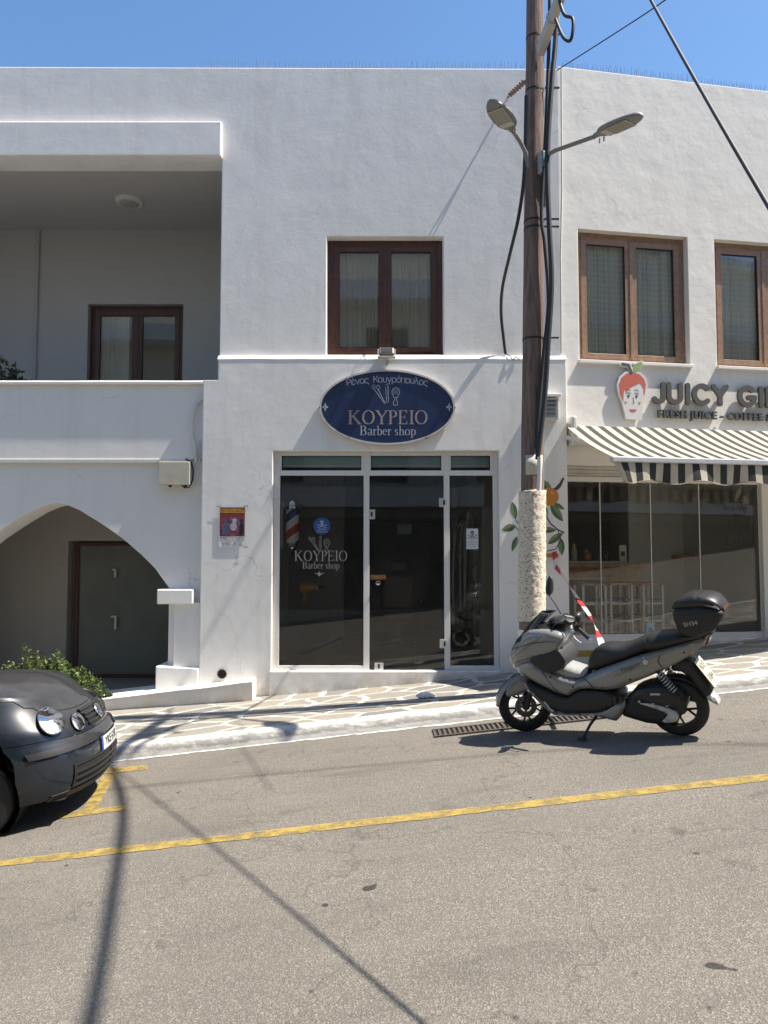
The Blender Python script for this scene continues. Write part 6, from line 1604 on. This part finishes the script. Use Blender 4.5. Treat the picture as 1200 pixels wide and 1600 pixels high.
sp('inner_panel', M_BLACKMATT, [(.52, .712), (.40, .752), (.235, .80), (.19, .74), (.165, .68), (.20, .63), (.28, .59), (.385, .60)], .196, edge=.96, D=.03)
sp('screen_base', M_BLACKPL, [(.66, .845), (.54, .95), (.42, .985), (.30, .985), (.24, .965), (.28, .93), (.45, .90), (.60, .83)], .15, edge=.7, D=.05)
# windscreen: a thin curved smoked shield
rows = []
for j in range(9):
    f = j/8; x = .675+(.385-.675)*f; z = .83+(1.105-.83)*f+.02*sin(pi*f); hw = .15-.06*f**1.5
    rows.append([MS @ V((x-.10*(b*b), b*hw, z-.015*b*b)) for b in [-1+2*k/12 for k in range(13)]])
mb = MB(); mb.grid(rows); o = mb.build('windscreen', plain('smoked_screen_plastic', (.016, .017, .018), .18, coat=.6), SCO, smooth=60); md = o.modifiers.new('Solid', 'SOLIDIFY'); md.thickness = .005
side = [(.70, .648), (.69, .60), (.60, .54), (.224, .354), (.15, .40), (.068, .437), (-.188, .42), (-.40, .495), (-.63, .579), (-.807, .663), (-.932, .746), (-.975, .818), (-.86, .80), (-.74, .772), (-.461, .712), (-.20, .63), (-.05, .575), (.03, .535), (.095, .504), (.20, .53), (.38, .605), (.50, .70)]
side_w = lambda x, z: interp([(-1.0, .055), (-.8, .11), (-.5, .17), (-.2, .205), (.1, .175), (.3, .18), (.5, .17), (.7, .09)], x)
SIDE = sp('side_panel', M_SGREY, side, side_w, edge=.78, D=.07)
sp('panel_crease', M_SGREY, [(-.13, .575), (-.46, .69), (-.72, .752), (-.93, .80), (-.86, .745), (-.60, .655), (-.35, .575), (-.17, .53)], lambda x, z: side_w(x, z)+.010, SIDE, edge=.93, D=.05)
sp('step_tunnel', M_SSUNLIT, [(.37, .60), (.33, .655), (.265, .655), (.17, .62), (.065, .582), (.01, .572), (.06, .50), (.20, .50), (.34, .56)], .135, edge=.62, D=.06)
sp('footboard', M_BLACKMATT, [(.588, .498), (.52, .475), (.23, .345), (.15, .39), (.07, .425), (-.19, .408), (-.24, .34), (-.20, .30), (-.10, .245), (.02, .225), (.33, .225), (.50, .39)], .188, edge=.9, D=.03)
sp('lower_fairing', M_SGREY, [(.612, .50), (.575, .485), (.355, .25), (.33, .235), (.02, .235), (-.10, .26), (-.20, .325), (-.305, .335), (-.205, .155), (-.12, .17), (.0, .20), (.30, .19), (.39, .21), (.50, .33), (.58, .42)], .175, edge=.85, D=.03)
MB().tube([MS @ V(p) for p in ((.42, .178, .33), (.375, .186, .265), (.345, .186, .245))], .012, 8).build('footrest_trim', M_SILVER, SCO, smooth=50)
# shut lines, screws and vents in the bodywork
def seam(pts, wf, r=.0032, nm='shut_line', par=None, mat=None):
    MB().tube([MS @ V((x, wf(x, z), z)) for x, z in pts], r, 6).build(nm, mat or M_BLACKPL, par or SIDE, smooth=60)
seam([(.12, .515), (.05, .545), (-.01, .50), (-.05, .43)], lambda x, z: side_w(x, z)*1.0-.001)
seam([(.40, .60), (.36, .52), (.30, .43), (.24, .37)], lambda x, z: side_w(x, z)-.001)
seam([(-.62, .71), (-.60, .655), (-.63, .60)], lambda x, z: side_w(x, z)+.010)
seam([(.69, .66), (.60, .69), (.50, .72)], lambda x, z: nose_w(x, z)-.001, par=COW)
seam([(.66, .80), (.55, .83), (.42, .86), (.30, .87), (.20, .86)], lambda x, z: nose_w(x, z)+.0135, par=COW)
for x, z in ((.33, .55), (.14, .46), (-.12, .45), (-.36, .52), (-.80, .72)):
    MB().lathe([(.009, -.004), (.009, .002), (.004, .003)], 10, MS @ Matrix.Translation((x, side_w(x, z)-.001, z)) @ Matrix.Rotation(-pi/2, 4, 'X')).build('screw', M_BLACKMATT, SIDE)
for k_ in range(4): MB().box(-.12-.05*k_, -.095-.05*k_, .186, .1895, .285+.012*k_, .365+.006*k_, MS).build('vent', M_BLACKPL, SCO)
# seat
seat_w = lambda x, z: interp([(-1.0, .10), (-.8, .14), (-.5, .17), (-.2, .155), (.03, .095)], x)
sp('seat', M_SEAT, [(.035, .56), (.012, .66), (-.06, .765), (-.153, .792), (-.322, .778), (-.434, .82), (-.54, .866), (-.60, .80), (-.461, .715), (-.05, .575)], seat_w, edge=.6, D=.09)
sp('pillion_seat', M_SEAT, [(-.47, .75), (-.50, .84), (-.55, .872), (-.80, .875), (-.97, .85), (-.99, .825), (-.86, .805), (-.74, .775), (-.56, .73)], seat_w, edge=.6, D=.07)
sp('grab_rail', M_BLACKPL, [(-.78, .86), (-.80, .89), (-.98, .90), (-1.02, .87), (-.98, .85)], .12, edge=.7, D=.03)
sp('tail_light', plain('tail_light_red', (.10, .006, .008), .2, coat=.6), [(-.955, .755), (-.985, .83), (-1.005, .82), (-.985, .77)], .085, edge=.7, D=.02)
# drive unit
sp('engine', M_BLACKMATT, [(-.20, .20), (-.30, .36), (-.36, .42), (-.495, .465), (-.64, .462), (-.70, .44), (-.755, .385), (-.755, .27), (-.70, .18), (-.60, .13), (-.45, .125), (-.345, .155)], .14, edge=.75, D=.06, both=True)
E_ = sp('drive_cover', M_BLACKPL, [(-.33, .35), (-.40, .425), (-.52, .445), (-.66, .435), (-.735, .375), (-.73, .285), (-.62, .265), (-.46, .30)], .165, edge=.9, D=.04, both=False, y0=.10)
for k_ in range(3): MB().lathe([(.012, 0), (.012, .006)], 8, MS @ Matrix.Translation((-.40-.11*k_, .158, .33-.015*k_)) @ Matrix.Rotation(-pi/2, 4, 'X')).build('bolt', M_GALV, E_)
MB().box(-.58, -.50, .1655, .168, .385, .40, MS).build('maker_plate', M_SILVER, E_)
sp('cover_stripe', M_SILVER, [(-.376, .321), (-.512, .312), (-.673, .262), (-.700, .21), (-.672, .160), (-.55, .158), (-.60, .20), (-.62, .235), (-.50, .283)], .178, edge=.93, D=.025, both=False, y0=.12)
sp('swing_arm', M_BLACKPL, [(-.60, .30), (-.75, .29), (-.76, .22), (-.66, .19), (-.55, .2)], .125, edge=.8, D=.03, both=False, y0=.075)
MB().lathe([(.055, -.22), (.062, -.20), (.065, .2), (.05, .23)], 20, MS @ Matrix.Translation((-.62, -.17, .32)) @ Matrix.Rotation(R(80), 4, 'Y')).build('exhaust', M_BLACKMATT, SCO, smooth=40)
# shock absorbers with coil springs
for s in (-1, 1):
    a, b = V((-.56, s*.13, .60)), V((-.735, s*.115, .33)); d = b-a; ax1 = d.normalized(); ay = ax1.orthogonal().normalized(); az = ax1.cross(ay)
    sh = MB().tube([MS @ a, MS @ b], .016, 8).build('shock_absorber', M_BLACKPL, SCO, smooth=50)
    MB().tube([MS @ (a+d*(.15+.6*k/80)+ay*.032*cos(2*pi*k/10)+az*.032*sin(2*pi*k/10)) for k in range(81)], .0065, 6).build('spring', M_GALV, sh, smooth=60)
# hugger, plate carrier
rows = []
for i in range(10):
    a = R(40+95*i/9); rows.append([MS @ V((-.668+.275*cos(a), b*.075, .245+.275*sin(a)-.02*b*b)) for b in (-1, -.5, 0, .5, 1)])
mb = MB(); mb.grid(rows); o = mb.build('rear_hugger', M_BLACKMATT, SCO, smooth=60); md = o.modifiers.new('Solid', 'SOLIDIFY'); md.thickness = .006
sp('plate_carrier', M_BLACKMATT, [(-.70, .64), (-.66, .56), (-.78, .545), (-.865, .39), (-.90, .335), (-.955, .372), (-.965, .40), (-.87, .60), (-.825, .655)], .085, edge=.7, D=.04)
sp('mud_flap', M_SILVER, [(-.90, .335), (-.985, .275), (-1.0, .285), (-.952, .375)], .08, edge=.8, D=.02)
a, b = V((-.862, 0, .632)), V((-.985, 0, .425)); d = (b-a); nrm = V((-d.z, 0, d.x)).normalized(); nrm = nrm if nrm.x < 0 else -nrm
def prect(o0, o1, hw, off, th=.003):
    p0, p1 = a+d*o0+nrm*off, a+d*o1+nrm*off
    return [MS @ (p0+V((0, -hw, 0))), MS @ (p0+V((0, hw, 0))), MS @ (p1+V((0, hw, 0))), MS @ (p1+V((0, -hw, 0)))]
mb = MB(); q0_ = prect(0, 1, .11, .012); q1_ = prect(0, 1, .11, .008); mb.add(q0_+q1_, [(0, 1, 2, 3), (7, 6, 5, 4), (0, 4, 5, 1), (1, 5, 6, 2), (2, 6, 7, 3), (3, 7, 4, 0)])
NPs = mb.build('number_plate', plain('cream_number_plate', (.60, .56, .42), .4), SCO)
for k_, txt in enumerate(('NXE', '1084')):
    zax = -d.normalized(); xax = V((0, -1, 0)); Mt = MS @ Matrix.Translation(a+d*(.28+.42*k_)+nrm*.0135) @ Matrix(((xax.x, -nrm.x, zax.x), (xax.y, -nrm.y, zax.y), (xax.z, -nrm.z, zax.z))).to_4x4()
    font_mb(MB_ := MB(), txt, .085, Mt); MB_.build('plate_lettering', M_INK, NPs, recalc=False)
# top box
def tb(pl_): return [(-.955+(x+.955)*.92, 1.005+(z-1.005)*.92) for x, z in pl_]
box = [(-.748, 1.092), (-.765, .95), (-.795, .86), (-.93, .838), (-1.06, .88), (-1.135, .97), (-1.172, 1.05), (-1.06, 1.086), (-.9, 1.10)]
TB = sp('top_box', M_BLACKMATT, tb(box), .19, edge=.86, D=.09)
sp('top_box_lid', M_BLACKPL, tb([(-.752, 1.082), (-.762, 1.13), (-.80, 1.165), (-.903, 1.192), (-1.05, 1.18), (-1.13, 1.135), (-1.168, 1.05), (-1.06, 1.082), (-.9, 1.092)]), .1915, TB, edge=.82, D=.10)
sp('lid_trim', M_SILVER, tb([(-.93, 1.115), (-1.05, 1.135), (-1.12, 1.105), (-1.145, 1.06), (-1.11, 1.085), (-1.03, 1.112)]), .1928, TB, edge=.93, D=.02)
sp('box_rear_lens', plain('box_dark_red_lens', (.06, .008, .01), .2), tb([(-1.150, 1.0), (-1.172, 1.045), (-1.162, 1.085), (-1.145, 1.06)]), .14, TB, edge=.9, D=.02)
sp('box_mount', M_BLACKPL, [(-.74, .835), (-.74, .862), (-1.02, .88), (-1.04, .845)], .10, edge=.9, D=.02)
font_mb(MB_ := MB(), 'SH34', .05, MS @ Matrix.Translation((-.90, .193, .965)) @ Matrix.Rotation(R(8), 4, 'Y') @ Matrix.Rotation(pi, 4, 'Z')); MB_.build('box_lettering', M_SILVER, TB, recalc=False)
# small script and apple sticker on the tail panel
font_mb(MB_ := MB(), 'Yncpcm', .055, MS @ Matrix.Translation((-.375, .203, .625)) @ Matrix.Rotation(R(20), 4, 'Y') @ Matrix.Rotation(pi, 4, 'Z'), shear=.4); MB_.build('panel_script', M_BLACKPL, SIDE, recalc=False)
ya = side_w(-.505, .66)+.0125
MB().union([[( -.505+a_, .665+b_) for a_, b_ in ell(0, 0, .022, .022, 16)], [(-.505+a_, .665+b_) for a_, b_ in ((-.003, .024), (.012, .045), (.016, .03))]], ya, ya+.001, MS).build('apple_sticker', M_SILVER, SIDE)
# handlebars turned to the left
MHb = MS @ Matrix.Translation((.215, 0, .965)) @ Matrix.Rotation(R(31), 4, 'Z') @ Matrix.Rotation(R(-12), 4, 'Y')
HB = MB().tube([MHb @ V(p) for p in ((-.12, -.36, .03), (-.08, -.24, .05), (0, -.10, .06), (0, .10, .055), (-.085, .24, .015), (-.14, .36, -.035))], .012, 8).build('handlebar', M_BLACKPL, SCO, smooth=60)
puff([(.12, .0), (.10, .05), (.0, .085), (-.10, .07), (-.12, .03), (-.06, .0)], .11, edge=.6, D=.05, M=MHb).build('instrument_cluster', M_BLACKPL, HB, smooth=50)
puff([(-.02, .088), (-.09, .08), (-.09, .074), (-.02, .08)], .07, edge=.9, D=.01, sm=0, M=MHb).build('display', plain('pale_display', (.35, .37, .37), .15), HB)
for s in (-1, 1):
    MB().tube([MHb @ V((-.088, s*.25, .01 if s > 0 else .049)), MHb @ V((-.145 if s > 0 else -.125, s*.385, -.043 if s > 0 else .029))], .019, 12).build('grip', M_RUBBER, SCO, smooth=60)
    MB().tube([MHb @ V((-.146 if s > 0 else -.125, s*.387, -.044 if s > 0 else .029)), MHb @ V((-.153 if s > 0 else -.131, s*.405, -.051 if s > 0 else .026))], .016, 10).build('bar_end', M_CHROME, SCO, smooth=60)
    puff([(-.05, .02), (-.05, .075), (-.10, .08), (-.11, .03)], .03, edge=.8, D=.02, sm=1, M=MHb @ Matrix.Translation((0, s*.215, -.035 if s > 0 else 0))).build('switch_block', M_BLACKPL, SCO, smooth=50)
    MB().tube([MHb @ V(p) for p in ((-.03, s*.20, .03), (-.01, s*.26, -.01), (-.04, s*.34, -.06), (-.075, s*.40, -.085))], [.010, .009, .008, .009], 8, flat=.6).build('brake_lever', M_SILVER, SCO, smooth=60)
    # mirror
    if s > 0: st, hd = (-.03, .21, .05), (-.06, .30, .10)
    else: st, hd = (-.03, -.21, .07), (.075, -.31, .235)
    mi_ = MB().tube([MHb @ V(st), MHb @ V(((st[0]+hd[0])/2, (st[1]+hd[1])/2, st[2]+(hd[2]-st[2])*.55)), MHb @ V(hd)], .007, 8).build('mirror', M_BLACKPL, SCO, smooth=60)
    mb = MB(); Mm = MHb @ Matrix.Translation(hd) @ Matrix.Rotation(R(150 if s > 0 else 125), 4, 'Z') @ Matrix.Rotation(R(8 if s > 0 else 0), 4, 'X'); rows = []
    out_ = [(.10*cos(t)+.03, (.045*sin(t)+.02)*(1-.3*cos(t))) for t in [2*pi*k/28 for k in range(28)]] if s > 0 else [(.038*cos(t)*(1-.35*sin(t)), .09*sin(t)+.08) for t in [2*pi*k/28 for k in range(28)]]
    for yy, sc_ in ((.035, .05), (.035, .5), (.028, .85), (.012, 1), (-.004, 1), (-.006, .95)):
        cx_ = sum(p[0] for p in out_)/28; cz_ = sum(p[1] for p in out_)/28
        rows.append([Mm @ V((yy, cx_+(p[0]-cx_)*sc_, cz_+(p[1]-cz_)*sc_)) for p in out_])
    mb.grid(rows, closed=True); mb.build('mirror_shell', M_BLACKPL, mi_, smooth=50)
    mb = MB(); mb.add([Mm @ V((-.0055, cx_+(p[0]-cx_)*.94, cz_+(p[1]-cz_)*.94)) for p in out_], [tuple(range(28))]); mb.build('mirror_glass', plain('mirror_silver', (.6, .62, .64), .03, metal=1), mi_)
# side stand
MB().tube([MS @ V(p) for p in ((-.02, .10, .20), (.03, .19, .14), (.085, .265, .045))], [.014, .012, .011], 8).build('side_stand', M_BLACKMATT, SCO, smooth=60)
MB().box(.05, .13, .245, .295, .034, .046, MS).build('stand_foot', M_BLACKMATT, SCO, bevel=.004)
# cables at the steering head
for k_, p_ in enumerate((((.20, .05, 1.03), (.28, .10, 1.06), (.33, .08, .97)), ((.20, .12, 1.02), (.24, .17, 1.0), (.30, .12, .93)), ((.21, -.06, 1.03), (.30, -.10, 1.05), (.33, -.05, .95)))):
    MB().tube([MS @ (V(p_[0])*(1-t)**2+V(p_[1])*2*t*(1-t)+V(p_[2])*t*t) for t in [k/8 for k in range(9)]], .006, 6).build('brake_hose', M_CABLE, SCO, smooth=60)
# ================================================================ the house across the street, seen only in the window panes
OB = thing('opposite_house', 'cream house with balconies across the street, mirrored in the windows', 'building', (0, -4.6, 0))
M_CREAM = stucco('cream_stucco', (.72, .66, .54), .1, .2, .1)
M_OWHITE = stucco('white_slab', (.74, .74, .73), .06, .15, .1)
hol = [(-5.0, .2, -2.6, 2.6), (-1.6, .2, 1.4, 2.8), (2.4, .2, 4.8, 2.8), (-4.0, 4.2, -2.6, 6.2), (-.6, 4.2, .8, 6.2), (3.0, 4.2, 4.4, 6.2), (-4.0, 7.6, -2.6, 9.4), (-.6, 7.6, .8, 9.4), (3.0, 7.6, 4.4, 9.4)]
MB().prism([[(-14, -1.5), (46, -1.5), (46, 13.2), (-14, 13.2)]]+[[(a, b), (c, b), (c, d), (a, d)] for a, b, c, d in hol], -4.9, -4.6).build('wall', M_CREAM, OB)
MB().box(-14, 46, -5.6, -5.3, -1.5, 13.2).build('rooms', M_DARKINT, OB)
for z in (3.35, 6.8, 10.0): 
    MB().box(-14, 46, -4.6, -3.5, z, z+.28).build('balcony_slab', M_OWHITE, OB); MB().box(-14, 46, -3.6, -3.5, z+.28, z+.62).build('parapet', M_OWHITE, OB)
    if z > 9: continue
    mb = MB()
    for i in range(270): mb.box(-14+.22*i-.008, -14+.22*i+.008, -3.56, -3.54, z+.62, z+1.15)
    mb.box(-14, 46, -3.57, -3.53, z+1.15, z+1.19); mb.build('railing', M_BLACKPL, OB)
MB().box(-14, 46, -4.8, -4.3, 13.2, 13.5).build('cornice', M_OWHITE, OB)
MB().box(-14, 46, -4.595, -3.2, 2.9, 3.0).build('shop_canopy', M_CARDARK if False else M_BLACKPL, OB)
MB().box(-14, 46, -4.59, -4.57, .1, 2.88).build('shop_glazing', plain('dark_shop_glazing', (.03, .028, .026), .4), OB)
